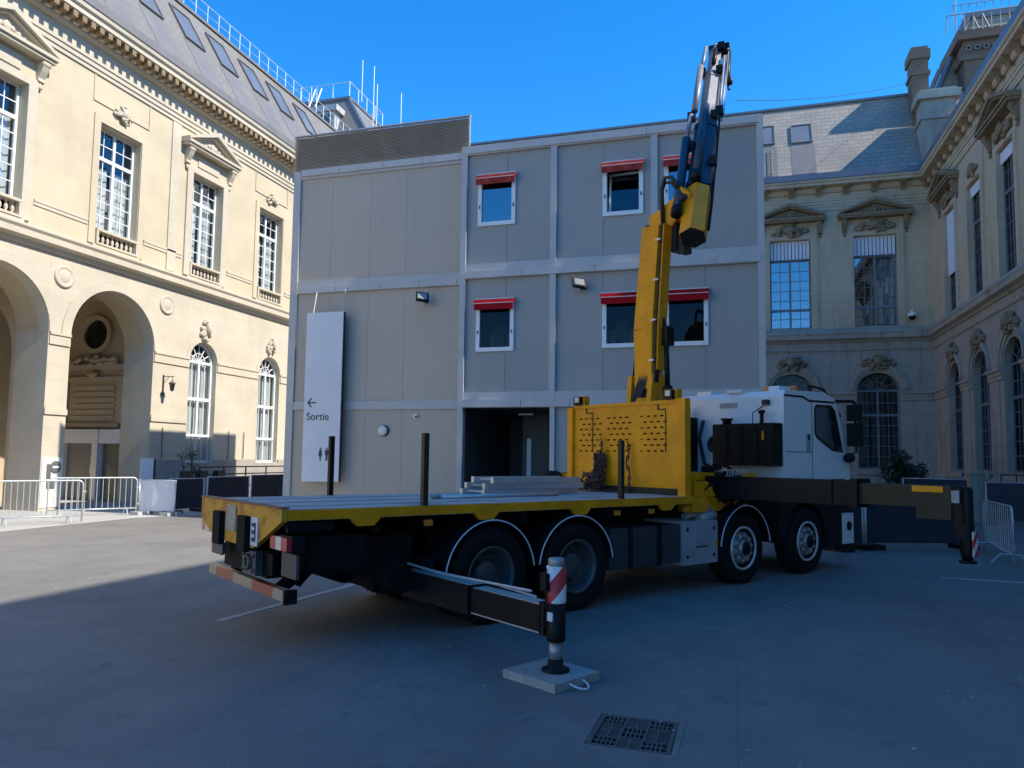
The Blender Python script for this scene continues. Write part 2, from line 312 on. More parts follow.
# ------------------------------------------------------------------ mesh builder
class MB:
    def __init__(s): s.bm = bmesh.new(); s.mi = 0; s.mats = []
    def mat(s, m):
        if m not in s.mats: s.mats.append(m)
        s.mi = s.mats.index(m); return s
    def face(s, pts):
        f = s.bm.faces.new([s.bm.verts.new(p) for p in pts]); f.material_index = s.mi; return f
    def hexa(s, v):
        vs = [s.bm.verts.new(p) for p in v]
        for q in ((0, 3, 2, 1), (4, 5, 6, 7), (0, 1, 5, 4), (1, 2, 6, 5), (2, 3, 7, 6), (3, 0, 4, 7)):
            f = s.bm.faces.new([vs[i] for i in q]); f.material_index = s.mi
        return s
    def box(s, x0, x1, y0, y1, z0, z1):
        return s.hexa([(x0, y0, z0), (x1, y0, z0), (x1, y1, z0), (x0, y1, z0), (x0, y0, z1), (x1, y0, z1), (x1, y1, z1), (x0, y1, z1)])
    def beam(s, a, b, w, h, up=(0, 0, 1), w2=None, h2=None):
        a = Vector(a); b = Vector(b); d = (b-a).normalized(); upv = Vector(up)
        sd = d.cross(upv)
        if sd.length < 1e-4: sd = d.cross(Vector((1, 0, 0)))
        sd.normalize(); u = sd.cross(d).normalized()
        w2 = w if w2 is None else w2; h2 = h if h2 is None else h2
        P = []
        for c, ww, hh in ((a, w, h), (b, w2, h2)):
            P += [c-sd*ww/2-u*hh/2, c+sd*ww/2-u*hh/2, c+sd*ww/2+u*hh/2, c-sd*ww/2+u*hh/2]
        return s.hexa(P)
    def prism(s, poly, axis, a, b):
        """poly: 2D points; axis 'x': (y,z), 'y': (x,z), 'z': (x,y)"""
        def mk(p, t):
            return {'x': (t, p[0], p[1]), 'y': (p[0], t, p[1]), 'z': (p[0], p[1], t)}[axis]
        va = [s.bm.verts.new(mk(p, a)) for p in poly]; vb = [s.bm.verts.new(mk(p, b)) for p in poly]
        n = len(poly)
        for f in (list(reversed(va)), vb):
            ff = s.bm.faces.new(f); ff.material_index = s.mi
        for i in range(n):
            ff = s.bm.faces.new([va[i], va[(i+1) % n], vb[(i+1) % n], vb[i]]); ff.material_index = s.mi
        return s
    def tube(s, pts, r, n=8, cap=True, closed=False):
        pts = [Vector(p) for p in pts]; rings = []; m = len(pts); ref = None
        for i, p in enumerate(pts):
            if closed: d = pts[(i+1) % m]-pts[i-1]
            else: d = pts[min(i+1, m-1)]-pts[max(i-1, 0)]
            d.normalize()
            if ref is None:
                ref = d.orthogonal().normalized()
            ref = (ref-d*ref.dot(d))
            if ref.length < 1e-5: ref = d.orthogonal()
            ref.normalize(); b2 = d.cross(ref)
            rr = r[i] if isinstance(r, (list, tuple)) else r
            rings.append([s.bm.verts.new(p+(ref*math.cos(2*PI*k/n)+b2*math.sin(2*PI*k/n))*rr) for k in range(n)])
        for i in range(m if closed else m-1):
            A = rings[i]; B = rings[(i+1) % m]
            for k in range(n):
                f = s.bm.faces.new([A[k], A[(k+1) % n], B[(k+1) % n], B[k]]); f.material_index = s.mi; f.smooth = n > 6
        if cap and not closed:
            for rg in (list(reversed(rings[0])), rings[-1]):
                f = s.bm.faces.new(rg); f.material_index = s.mi
        return s
    def lathe(s, c, axis, prof, n=24, close=True):
        """prof: (radius, offset along axis)"""
        c = Vector(c); ax = Vector(axis).normalized(); r0 = ax.orthogonal().normalized(); r1 = ax.cross(r0)
        rings = []
        for r, o in prof:
            if r < 1e-6: rings.append([s.bm.verts.new(c+ax*o)])
            else: rings.append([s.bm.verts.new(c+ax*o+(r0*math.cos(2*PI*k/n)+r1*math.sin(2*PI*k/n))*r) for k in range(n)])
        for A, B in zip(rings, rings[1:]):
            for k in range(n):
                k2 = (k+1) % n
                if len(A) == 1 and len(B) == 1: continue
                if len(A) == 1: q = [A[0], B[k2], B[k]]
                elif len(B) == 1: q = [A[k], A[k2], B[0]]
                else: q = [A[k], A[k2], B[k2], B[k]]
                f = s.bm.faces.new(q); f.material_index = s.mi; f.smooth = True
        return s
    def blob(s, c, rx, ry, rz, sub=1, jit=.0):
        g = bmesh.ops.create_icosphere(s.bm, subdivisions=sub, radius=1)
        for v in g['verts']:
            k = 1+random.uniform(-jit, jit)
            v.co = Vector((c[0]+v.co.x*rx*k, c[1]+v.co.y*ry*k, c[2]+v.co.z*rz*k))
        for f in {f for v in g['verts'] for f in v.link_faces}: f.material_index = s.mi; f.smooth = True
        return s
    def build(s, name, m=None, parent=None, bevel=0, loc=None):
        if bevel:
            es = [e for e in s.bm.edges if len(e.link_faces) == 2 and e.calc_face_angle(0) > .6]
            try: bmesh.ops.bevel(s.bm, geom=es, offset=bevel, segments=2, affect='EDGES', profile=.5, clamp_overlap=True)
            except Exception: pass
        bmesh.ops.recalc_face_normals(s.bm, faces=s.bm.faces)
        me = bpy.data.meshes.new(name); s.bm.to_mesh(me); s.bm.free()
        if m is not None: me.materials.append(m)
        for x in (s.mats if m is None else []): me.materials.append(x)
        o = bpy.data.objects.new(name, me); COL.objects.link(o)
        if parent: o.parent = parent
        if loc: o.location = loc
        return o

def split(mb, name, m=None, parent=None, gap=.012, bevel=0):
    """one object per connected group of pieces"""
    bm = mb.bm; bm.verts.index_update(); seen = set(); isl = []
    for v in bm.verts:
        if v in seen: continue
        st = [v]; seen.add(v); g = []
        while st:
            a = st.pop(); g.append(a)
            for e in a.link_edges:
                b = e.other_vert(a)
                if b not in seen: seen.add(b); st.append(b)
        isl.append(g)
    # faces that only share positions (sheets) and pieces that touch are joined through their boxes
    bx = [[[min(v.co[i] for v in g)-gap for i in range(3)], [max(v.co[i] for v in g)+gap for i in range(3)]] for g in isl]
    par = list(range(len(isl)))
    def find(i):
        while par[i] != i: i = par[i]
        return i
    for i in range(len(isl)):
        for j in range(i):
            if all(bx[i][0][k] <= bx[j][1][k] and bx[j][0][k] <= bx[i][1][k] for k in range(3)): par[find(i)] = find(j)
    groups = {}
    for i in range(len(isl)): groups.setdefault(find(i), []).extend(isl[i])
    out = []
    for g in groups.values():
        n = MB(); n.mats = mb.mats; mp = {v: n.bm.verts.new(v.co) for v in g}
        for f in {f for v in g for f in v.link_faces}:
            ff = n.bm.faces.new([mp[v] for v in f.verts]); ff.material_index = f.material_index; ff.smooth = f.smooth
        out.append(n.build(name, m, parent, bevel))
    bm.free(); return out
MB.split = lambda s, *a, **k: split(s, *a, **k)

def tag(o, label=None, cat=None, group=None, kind=None):
    if label: o['label'] = label
    if cat: o['category'] = cat
    if group: o['group'] = group
    if kind: o['kind'] = kind
    return o
def thing(name, label, cat, loc=(0, 0, 0), rz=0, group=None):
    o = bpy.data.objects.new(name, None); COL.objects.link(o)
    o.empty_display_size = .2; o.location = loc; o.rotation_euler = (0, 0, rz)
    return tag(o, label, cat, group)

def walled(mb, x0, x1, z0, z1, ops, y=0., depth=.4):
    """front wall sheet at y with openings (xl,xr,zb,zt,spring or None) and their reveals"""
    xs = sorted({x0, x1} | {o[0] for o in ops} | {o[1] for o in ops})
    zs = sorted({z0, z1} | {o[2] for o in ops} | {o[3] for o in ops})
    for a, b in zip(xs, xs[1:]):
        for c, d in zip(zs, zs[1:]):
            mx, mz = (a+b)/2, (c+d)/2
            if any(o[0] < mx < o[1] and o[2] < mz < o[3] for o in ops): continue
            mb.face([(a, y, c), (b, y, c), (b, y, d), (a, y, d)])
    for o in ops:
        xl, xr, zb, zt, sp = o
        top = sp if sp else zt
        mb.face([(xl, y, zb), (xl, y+depth, zb), (xl, y+depth, top), (xl, y, top)])
        mb.face([(xr, y, zb), (xr, y, top), (xr, y+depth, top), (xr, y+depth, zb)])
        mb.face([(xl, y, zb), (xr, y, zb), (xr, y+depth, zb), (xl, y+depth, zb)])
        if not sp:
            mb.face([(xl, y, zt), (xl, y+depth, zt), (xr, y+depth, zt), (xr, y, zt)])
        else:
            cx = (xl+xr)/2; rx = (xr-xl)/2; rz = zt-sp; n = 20
            arc = [(cx-rx*math.cos(PI*k/n), sp+rz*math.sin(PI*k/n)) for k in range(n+1)]
            for (ax, az), (bx, bz) in zip(arc, arc[1:]):
                mb.face([(ax, y, az), (bx, y, bz), (bx, y, zt), (ax, y, zt)]) if max(az, bz) < zt-1e-5 or True else None
                f = mb.face([(ax, y, az), (ax, y+depth, az), (bx, y+depth, bz), (bx, y, bz)]); f.smooth = True

def arc_band(mb, cx, cz, r0, r1, y0, y1, a0=0, a1=PI, n=20):
    for k in range(n):
        t0 = a0+(a1-a0)*k/n; t1 = a0+(a1-a0)*(k+1)/n
        P = []
        for y in (y0, y1):
            P += [(cx+r0*math.cos(t0), y, cz+r0*math.sin(t0)), (cx+r1*math.cos(t0), y, cz+r1*math.sin(t0)),
                  (cx+r1*math.cos(t1), y, cz+r1*math.sin(t1)), (cx+r0*math.cos(t1), y, cz+r0*math.sin(t1))]
        mb.hexa(P)

# ------------------------------------------------------------------ windows
def window(par, x, w, z0, z1, y, frame, pane_m, trans=None, rows=(2, 5), cols=2, spring=None, curtain=None, room=True, awn=None, fr=.08):
    f = MB(); xl, xr = x-w/2, x+w/2; top = spring if spring else z1
    f.box(xl, xl+fr, y, y+.08, z0, top); f.box(xr-fr, xr, y, y+.08, z0, top)
    f.box(xl+fr, xr-fr, y, y+.08, z0, z0+fr*1.1)
    if not spring: f.box(xl+fr, xr-fr, y, y+.08, z1-fr, z1)
    f.box(x-.05, x+.05, y-.012, y+.07, z0+fr*1.1, top-(0 if spring else fr))
    ts = trans if isinstance(trans, (list, tuple)) else ([trans] if trans else [])
    for t in ts: f.box(xl+fr, xr-fr, y-.02, y+.065, t-.06, t+.06)
    zl = [z0+fr*1.1]+[t for t in ts]+[top-(0 if spring else fr)]
    for i, (a, b) in enumerate(zip(zl, zl[1:])):
        nr = rows[i] if i < len(rows) else 2
        for k in range(1, nr):
            zz = a+(b-a)*k/nr; f.box(xl+fr, xr-fr, y+.02, y+.05, zz-.014, zz+.014)
    for sgn in (-1, 1):
        a, b = (xl+fr, x-.05) if sgn < 0 else (x+.05, xr-fr)
        for k in range(1, cols):
            xx = a+(b-a)*k/cols; f.box(xx-.014, xx+.014, y+.018, y+.052, z0+fr, top)
    if spring:
        rad = w/2; rz = z1-spring
        f.box(xl+fr, xr-fr, y-.015, y+.07, spring-.05, spring+.05)
        arc_band(f, x, spring, rad-fr, rad, y, y+.08, 0, PI, 20)
        for k in range(1, 6):
            t = PI*k/6; f.beam((x+.0*math.cos(t), y+.035, spring), (x+(rad-fr)*math.cos(t), y+.035, spring+(rad-fr)*math.sin(t)*rz/rad), .03, .03, up=(0, 1, 0))
        arc_band(f, x, spring, rad*.45, rad*.45+.03, y+.02, y+.05, 0, PI, 14)
    win = f.build('window', frame, par)
    p = MB()
    if spring:
        n = 20; p.face([(xl, y+.045, z0), (xr, y+.045, z0)]+[(x+w/2*math.cos(PI*k/n), y+.045, spring+(z1-spring)*math.sin(PI*k/n)) for k in range(n+1)])
    else: p.face([(xl, y+.045, z0), (xr, y+.045, z0), (xr, y+.045, z1), (xl, y+.045, z1)])
    p.build('pane', pane_m, win)
    if curtain:
        c = MB()
        for (a, b, c0, c1, mat) in curtain:
            n = max(4, int((b-a)/.06)); prev = None
            for k in range(n+1):
                xx = a+(b-a)*k/n; yy = y+.22+.025*math.sin(k*1.9+x)
                if prev: c.face([(prev[0], prev[1], c0), (xx, yy, c0), (xx, yy, c1), (prev[0], prev[1], c1)])
                prev = (xx, yy)
        c.build('curtain', curtain[0][4], win)
    if room:
        r = MB(); d = 2.2
        r.face([(xl-.4, y+d, z0-.3), (xr+.4, y+d, z0-.3), (xr+.4, y+d, z1+.3), (xl-.4, y+d, z1+.3)])
        for a in (xl-.4, xr+.4): r.face([(a, y+.12, z0-.3), (a, y+d, z0-.3), (a, y+d, z1+.3), (a, y+.12, z1+.3)])
        for zz in (z0-.3, z1+.3): r.face([(xl-.4, y+.12, zz), (xr+.4, y+.12, zz), (xr+.4, y+d, zz), (xl-.4, y+d, zz)])
        r.build('room', M['interior'], win)
    return win

def extr(mb, prof, x0, x1): mb.prism(prof, 'x', x0, x1)

def pediment(par, x, hw, zb, za, mat, out=.42, seg=False):
    """triangular pediment with consoles; projects towards -y"""
    b = MB()
    b.box(x-hw, x+hw, -out, .02, zb, zb+.1); b.box(x-hw+.05, x+hw-.05, -out+.07, .02, zb-.1, zb-.002)
    b.prism([(x-hw+.1, zb+.102), (x+hw-.1, zb+.102), (x, za-.12)], 'y', -.14, .02)
    for sgn in (-1, 1):
        a = (x+sgn*hw, zb+.1); c = (x, za); th = .13
        poly = [(a[0], a[1]+.003), (a[0], a[1]+th*.8), (c[0], c[1]+.05), (c[0], c[1]-th)]
        b.prism(poly, 'y', -out, .02)
        poly = [(a[0]-sgn*.12, a[1]+.004), (a[0]-sgn*.1, a[1]+.05), (c[0], c[1]-th), (c[0], c[1]-th-.1)]
        b.prism(poly, 'y', -out+.12, .015)
    p = b.build('pediment', mat, par)
    # tympanum carving
    c = MB()
    for k in range(9):
        t = (k-4)/4; c.blob((x+t*hw*.5, -.15, zb+.17+.22*(1-abs(t))*(za-zb)/.9), .09, .05, .07+.06*(1-abs(t)), 1, .25)
    c.blob((x, -.17, zb+.36*(za-zb)), .14, .07, .16, 2)
    c.build('tympanum_carving', mat, p)
    for sgn in (-1, 1):
        xx = x+sgn*(hw-.32); k = MB()
        prof = [(-.02+.02, zb-.1), (-.30, zb-.1), (-.31, zb-.22), (-.22, zb-.42), (-.10, zb-.62), (-.12, zb-.72), (0, zb-.78)]
        k.prism([(p_[0], p_[1]) for p_ in prof], 'x', xx-.11, xx+.11)
        k.lathe((xx-.13, -.22, zb-.2), (1, 0, 0), [(0, 0), (.1, 0), (.1, .26), (0, .26)], 12)
        k.blob((xx, -.06, zb-.88), .08, .05, .12, 1, .15)
        k.build('console', mat, p)
    return p

def carving(par, x, z, w, h, mat, name='keystone_carving', n=26, out=.22):
    c = MB()
    for k in range(n):
        t = random.uniform(-1, 1); u = random.uniform(-1, 1)
        e = max(0, 1-abs(t)**1.5)
        c.blob((x+t*w/2, -.04-out*.5*e*(1-abs(u)*.5), z+u*h/2*e**.6-abs(t)*h*.12), w*.09+.02, out*.35, h*.1+.02, 1, .2)
    c.blob((x, -out*.55, z+h*.05), w*.17, out*.5, h*.3, 2, .06)
    for sgn in (-1, 1):
        pts = [(x+sgn*(w*.12+w*.3*k/8+.0), -.1, z-h*.25+h*.35*math.sin(PI*k/8)) for k in range(9)]
        c.tube(pts, [.05-.003*k for k in range(9)], 7)
    return c.build(name, mat, par)

def balustrade(par, x, w, z0, z1, mat, out=.12, n=8):
    b = MB()
    b.box(x-w/2, x+w/2, -out, .24, z0, z0+.07); b.box(x-w/2, x+w/2, -out, .24, z1-.08, z1)
    b.box(x-w/2, x-w/2+.09, -out+.01, .23, z0+.07, z1-.08); b.box(x+w/2-.09, x+w/2, -out+.01, .23, z0+.07, z1-.08)
    h = z1-z0-.15
    for k in range(n):
        xx = x-w/2+.09+(w-.18)*(k+.5)/n
        b.lathe((xx, .05, z0+.07), (0, 0, 1), [(.045, 0), (.045, .04), (.03, .07), (.062, h*.35), (.05, h*.55), (.026, h*.75), (.045, h-.04), (.045, h)], 8)
    return b.build('balustrade', mat, par)

def mansard(par, x0, x1, z0, z1, t, mat, y0=0., depth=11., cap='zinc'):
    r = MB()
    r.face([(x0, y0, z0), (x1, y0, z0), (x1, y0+t, z1), (x0, y0+t, z1)])
    ro = r.build('roof', mat, par)
    e = MB()
    e.hexa([(x0, y0+t-.12, z1-.03), (x1, y0+t-.12, z1-.03), (x1, y0+depth, z1+.25), (x0, y0+depth, z1+.25),
            (x0, y0+t-.12, z1+.1), (x1, y0+t-.12, z1+.1), (x1, y0+depth, z1+.4), (x0, y0+depth, z1+.4)])
    e.build('roof_ridge', M[cap], ro)
    return ro
def skylight(ro, x, w, s0, s1, y0, z0, t, z1, glass_m):
    """flush roof light; s0,s1 fractions up the slope"""
    n = Vector((0, -(z1-z0), t)).normalized()
    def P(xx, s, o): return Vector((xx, y0+t*s, z0+(z1-z0)*s))+n*o
    f = MB(); fr = .05; ds = fr/math.hypot(t, z1-z0)
    for (a, b, c, d) in ((x-w/2-fr, x-w/2, s0, s1), (x+w/2, x+w/2+fr, s0, s1), (x-w/2-fr, x+w/2+fr, s0-ds, s0), (x-w/2-fr, x+w/2+fr, s1, s1+ds)):
        f.hexa([P(a, c, -.02), P(b, c, -.02), P(b, d, -.02), P(a, d, -.02), P(a, c, .1), P(b, c, .1), P(b, d, .1), P(a, d, .1)])
    o = f.build('skylight', M['zinc'], ro)
    return o, [P(x-w/2, s0, .05), P(x+w/2, s0, .05), P(x+w/2, s1, .05), P(x-w/2, s1, .05)]

def gutter_cornice(par, x0, x1, zb, zg, mat, dent, out=.55, mod=None):
    """architrave bands, cornice with dentils or modillions, gutter"""
    c = MB()
    extr(c, [(0, zb), (-.05, zb), (-.05, zb+.14), (-.09, zb+.14), (-.09, zb+.28), (-.13, zb+.30), (-.13, zb+.40), (0, zb+.40)], x0, x1)
    c.build('architrave', mat, par)
    c = MB(); h = zg-zb; c.mat(mat)
    extr(c, [(0, zb+h*.58), (-.10, zb+h*.58), (-.16, zb+h*.64), (-.16, zb+h*.78), (-out, zb+h*.80), (-out, zb+h*.90), (-out-.08, zb+h*.93), (-out-.10, zb+h), (0, zb+h)], x0, x1)
    x = x0+.1
    while x < x1-.15:
        if mod: # big brackets
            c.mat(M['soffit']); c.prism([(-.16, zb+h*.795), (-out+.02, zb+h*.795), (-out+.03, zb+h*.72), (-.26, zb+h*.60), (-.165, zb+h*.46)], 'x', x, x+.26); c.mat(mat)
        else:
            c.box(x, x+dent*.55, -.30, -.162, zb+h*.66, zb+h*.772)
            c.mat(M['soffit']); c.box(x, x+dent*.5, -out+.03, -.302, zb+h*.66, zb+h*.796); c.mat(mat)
        x += (mod or dent)
    return c.build('cornice', None, par)

# ------------------------------------------------------------------ LEFT WING (local x = world y, local y = into building)
ALL_ROOF_T = 2.75
def left_wing():
    w = thing('palace_wing', 'sunlit cream palace wing with round arcade arches and pedimented windows', 'building', (-20.2, 0, 0), R(90))
    X0, X1 = -10, 41.6
    up = [(11.1, True), (15.52, True), (19.99, False), (24.4, True), (28.68, False)]
    arch = [11.4, 15.87, 20.2]
    aw = [24.62, 29.0]
    ops = [(x-.89, x+.89, 9.2, 12.76, None) for x, _ in up]
    ops_u = ops
    ops_l = [(x-1.77, x+1.77, .0, 7.27, 5.5) for x in arch]+[(x-.79, x+.79, 1.45, 6.2, 5.41) for x in aw]
    m = MB(); m.mat(M['cream'])
    walled(m, X0, X1, 8.5, 14.35, [(a, b, 8.66, d, None) for a, b, c, d, e in ops_u], 0, .42)
    m.mat(M['cream_pale'])
    walled(m, X0, X1, 0, 8.5, ops_l, 0, .42)
    m.face([(X0, 0, 14.35), (X1, 0, 14.35), (X1, 0, 16.4), (X0, 0, 16.4)])
    m.face([(X0, 0, 0), (X0, 10, 0), (X0, 10, 16.6), (X0, 0, 16.6)])
    m.face([(X0, 10, 0), (X1, 10, 0), (X1, 10, 21), (X0, 10, 21)])
    m.build('wall', None, w)
    # thickness of arcade piers, porch
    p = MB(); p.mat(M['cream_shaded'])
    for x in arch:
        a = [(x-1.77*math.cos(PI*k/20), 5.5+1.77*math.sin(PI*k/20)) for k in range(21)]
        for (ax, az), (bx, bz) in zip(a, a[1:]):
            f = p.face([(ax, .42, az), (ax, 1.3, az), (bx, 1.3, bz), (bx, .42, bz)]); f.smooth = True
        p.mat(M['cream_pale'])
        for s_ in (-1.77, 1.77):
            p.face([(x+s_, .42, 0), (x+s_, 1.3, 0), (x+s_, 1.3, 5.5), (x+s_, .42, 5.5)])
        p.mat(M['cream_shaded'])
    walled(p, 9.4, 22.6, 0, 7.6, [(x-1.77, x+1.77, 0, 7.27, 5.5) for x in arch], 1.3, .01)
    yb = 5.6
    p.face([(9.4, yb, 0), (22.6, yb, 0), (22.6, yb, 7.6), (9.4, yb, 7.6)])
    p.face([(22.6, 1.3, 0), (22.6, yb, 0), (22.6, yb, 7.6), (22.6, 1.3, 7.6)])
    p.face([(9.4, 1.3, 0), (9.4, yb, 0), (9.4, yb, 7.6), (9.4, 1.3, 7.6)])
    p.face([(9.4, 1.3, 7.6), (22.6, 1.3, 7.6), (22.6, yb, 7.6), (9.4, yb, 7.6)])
    # transverse arches between porch bays
    for xb in (13.63, 18.04):
        for a0, a1 in ((xb-.35, xb+.35),):
            walled_x = [(1.3, yb)]
            n = 16; rr = (yb-1.3)/2-.2; yc = (1.3+yb)/2
            arcp = [(yc-rr*math.cos(PI*k/n), 4.9+rr*math.sin(PI*k/n)) for k in range(n+1)]
            for xx in (a0, a1):
                for (ay, az), (by, bz) in zip(arcp, arcp[1:]):
                    p.face([(xx, ay, az), (xx, by, bz), (xx, by, 7.6), (xx, ay, 7.6)])
                for (ya, ybb) in ((1.3, yc-rr), (yc+rr, yb)):
                    p.face([(xx, ya, 0), (xx, ybb, 0), (xx, ybb, 7.6), (xx, ya, 7.6)])
            for (ay, az), (by, bz) in zip(arcp, arcp[1:]):
                p.face([(a0, ay, az), (a1, ay, az), (a1, by, bz), (a0, by, bz)])
            for yy in (yc-rr, yc+rr): p.face([(a0, yy, 0), (a1, yy, 0), (a1, yy, 4.9), (a0, yy, 4.9)])
    porch = p.build('porch', None, w)
    # furniture of the porch end wall (it faces the camera through the big arch): oculus, tablet, portal
    xe = 22.6
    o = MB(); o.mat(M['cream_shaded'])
    n = 28
    for k in range(n):
        t0, t1 = 2*PI*k/n, 2*PI*(k+1)/n; P = []
        for xx in (xe-.16, xe-.005):
            P += [(xx, 3.2+r_*math.cos(t), 6.3+r_*math.sin(t)) for r_, t in ((.56, t0), (.74, t0), (.74, t1), (.56, t1))]
        o.hexa(P)
    o.box(xe-.24, xe-.005, 1.3, 5.5, 4.95, 5.12); o.box(xe-.14, xe-.005, 1.75, 4.65, 4.5, 4.66)
    o.box(xe-.14, xe-.005, 1.75, 1.95, 2.9, 4.5); o.box(xe-.14, xe-.005, 4.45, 4.65, 2.9, 4.5)
    o.box(xe-.12, xe-.005, 1.95, 4.45, 2.75, 2.9)
    for k in range(6): o.box(xe-.05, xe-.005, 2.25, 4.2, 3.02+k*.23, 3.18+k*.23)
    for k in range(26): o.blob((xe-.2, 3.2+random.uniform(-1.1, 1.1), 5.25+random.uniform(-.15, .2)), .09, .16, .1, 1, .2)
    o.blob((xe-.2, 3.2, 4.75), .12, .3, .14, 1, .2)
    o.build('porch_relief', None, porch)
    o = MB(); o.face([(xe-.05, 3.2+.57*math.cos(2*PI*k/n), 6.3+.57*math.sin(2*PI*k/n)) for k in range(n)]); o.build('oculus_pane', M['pit'], porch)
    o = MB(); o.box(xe-.1, xe-.055, 3.17, 3.23, 5.74, 6.86); o.build('oculus_bar', M['iron'], porch)
    o = MB(); o.box(xe-.105, xe-.05, 2.64, 3.76, 6.26, 6.32); o.build('oculus_bar', M['iron'], porch)
    d = MB(); d.box(xe-.3, xe-.01, .98, 4.5, 2.14, 2.66); d.box(xe-.34, xe-.01, 2.62, 2.88, 0, 2.66); d.box(xe-.3, xe-.01, 4.25, 4.5, 0, 2.139)
    pt = d.build('portal', M['white_wood'], w)
    d = MB(); d.box(xe-.14, xe-.02, 2.881, 4.249, 0, 2.139); d.build('door', M['door_grey'], pt)
    d = MB(); d.box(xe-.17, xe-.141, 3.0, 3.1, 1.0, 1.3); d.build('door_plate', M['galv'], pt)
    d = MB(); d.face([(xe-.1, .99, 0), (xe-.1, 2.61, 0), (xe-.1, 2.61, 2.14), (xe-.1, .99, 2.14)]); d.build('pane', M['glass_dark'], pt)
    # dado and bands
    b = MB()
    for a, c in ((22.05, 23.78), (25.46, 28.16), (29.84, X1)): b.box(a, c, -.07, .0, .0, 1.58)
    for a, c in ((23.78, 25.46), (28.16, 29.84)): b.box(a, c, -.07, .3, .0, 1.43)
    b.split('dado', M['dado'], w)
    b = MB()
    segs = [(X0, 9.6), (13.19, 14.07), (17.66, 18.41), (21.99, 23.8), (25.44, 28.18), (29.82, X1)]
    for a, c in segs:
        b.box(a, c, -.045, 0, 5.12, 5.42); b.box(a, c, -.08, 0, 5.42, 5.5)
    for a, c in segs[:4]:
        b.box(a-(.0 if a == X0 else .03), c if c > 23 else c+.03, -.05, 0, 2.95, 3.12)
        b.box(a, c if c < 23 else 22.4, -.03, 0, 3.12, 3.2)
    b.split('impost_band', M['cream_pale'], w)
    b = MB()
    for x in arch: arc_band(b, x, 5.5, 1.78, 2.12, -.035, 0, .0, PI, 24)
    for x in aw: arc_band(b, x, 5.41, .80, .98, -.03, 0, 0, PI, 20)
    b.split('archivolt', M['cream_pale'], w)
    b = MB()
    extr(b, [(0, 7.95), (-.08, 7.95), (-.12, 8.08), (-.30, 8.14), (-.30, 8.32), (-.36, 8.40), (-.36, 8.46), (-.05, 8.58), (0, 8.58)], X0, X1)
    b.build('string_course', M['cream_pale'], w)
    # medallions
    for x in (13.63, 18.06, 22.5):
        q = MB(); q.lathe((x, .01, 7.3), (0, -1, 0), [(.36, 0), (.36, .05), (.31, .09), (.26, .05), (.22, .045), (.18, .06), (.0, .1)], 28); q.build('medallion', M['cream_pale'], w)
    for x in aw: carving(w, x, 6.72, .55, .85, M['cream_pale'], n=18, out=.3)
    # upper windows
    for i, (x, ped) in enumerate(up):
        cu = [(x-.86, x-.02, 9.25, 11.5+.4*(i % 2), M['curtain']), (x+.12, x+.86, 9.25, 12.1-.3*(i % 3), M['curtain'])]
        window(w, x, 1.76, 9.2, 12.76, .28, M['white_wood'], M['glass'], 11.72, (5, 2), 2, None, cu)
        balustrade(w, x, 1.78, 8.66, 9.2, M['cream_pale'])
        s = MB(); s.box(x-1.0, x+1.0, -.09, -.001, 8.56, 8.655); s.box(x-.95, x+.95, -.14, .0, 8.3, 8.56) if False else None
        if ped:
            s.box(x-1.2, x-.89, -.07, 0, 8.66, 12.76); s.box(x+.89, x+1.2, -.07, 0, 8.66, 12.76); s.box(x-1.2, x+1.2, -.07, 0, 12.76, 13.0)
            s.box(x-.62, x+.62, -.04, 0, 13.08, 13.5)
            s.build('window_surround', M['cream_pale'], w)
            pediment(w, x, 1.57, 13.72, 14.62, M['cream_pale'])
        else:
            s.box(x-1.16, x-.9, -.045, 0, 8.66, 13.02); s.box(x+.9, x+1.16, -.045, 0, 8.66, 13.02); s.box(x-1.16, x+1.16, -.045, 0, 12.78, 13.02) if False else s.box(x-.9, x+.9, -.045, 0, 12.8, 13.02)
            s.box(x-1.22, x+1.22, -.035, 0, 13.42, 13.47); s.box(x-1.24, x-1.19, -.03, 0, 13.47, 14.3); s.box(x+1.19, x+1.24, -.03, 0, 13.47, 14.3)
            s.build('window_surround', M['cream'], w)
            carving(w, x, 13.42, .75, .6, M['cream_pale'], 'window_carving', 16, .2)
    b = MB()
    for xa_, xb_ in ((12.4, 14.25), (16.85, 18.8), (21.2, 23.1), (25.75, 27.45), (29.9, 32)):
        b.box(xa_, xb_, -.05, 0, 9.33, 9.40); b.box(xa_, xb_, -.03, 0, 9.22, 9.33)
    b.split('wall_moulding', M['cream_pale'], w)
    # pilaster strip between bays
    b = MB()
    for xx in (22.55,): b.box(xx-.22, xx+.22, -.05, 0, 8.6, 14.3)
    b.split('pilaster', M['cream_pale'], w)
    # ground floor arched windows
    for i, x in enumerate(aw):
        cu = [(x-.78, x+.02, 1.5, 5.7, M['curtain']), (x+.05, x+.78, 1.5, 5.6-.3*i, M['curtain'])]
        wi = window(w, x, 1.56, 1.45, 6.2, .2, M['white_wood'], M['glass'], [2.5, 3.95], (1, 1, 1), 2, 5.41, cu, fr=.09)
        g = MB()
        for k in range(13): g.tube([(x-.72+k*.12, .16, 1.5), (x-.72+k*.12, .16, 2.45)], .01, 5)
        g.tube([(x-.75, .16, 2.46), (x+.75, .16, 2.46)], .016, 6)
        g.build('window_guard', M['galv'], w)
    # drain pipes on the dado
    b = MB()
    for xx in (22.55, 26.3, 27.3, 30.4): b.tube([(xx, -.05, 1.6), (xx, -.05, 2.75)], .016, 6)
    b.split('fence_post', M['iron'], w)
    gutter_cornice(w, X0, X1, 14.33, 15.92, M['cream_pale'], .34, .62)
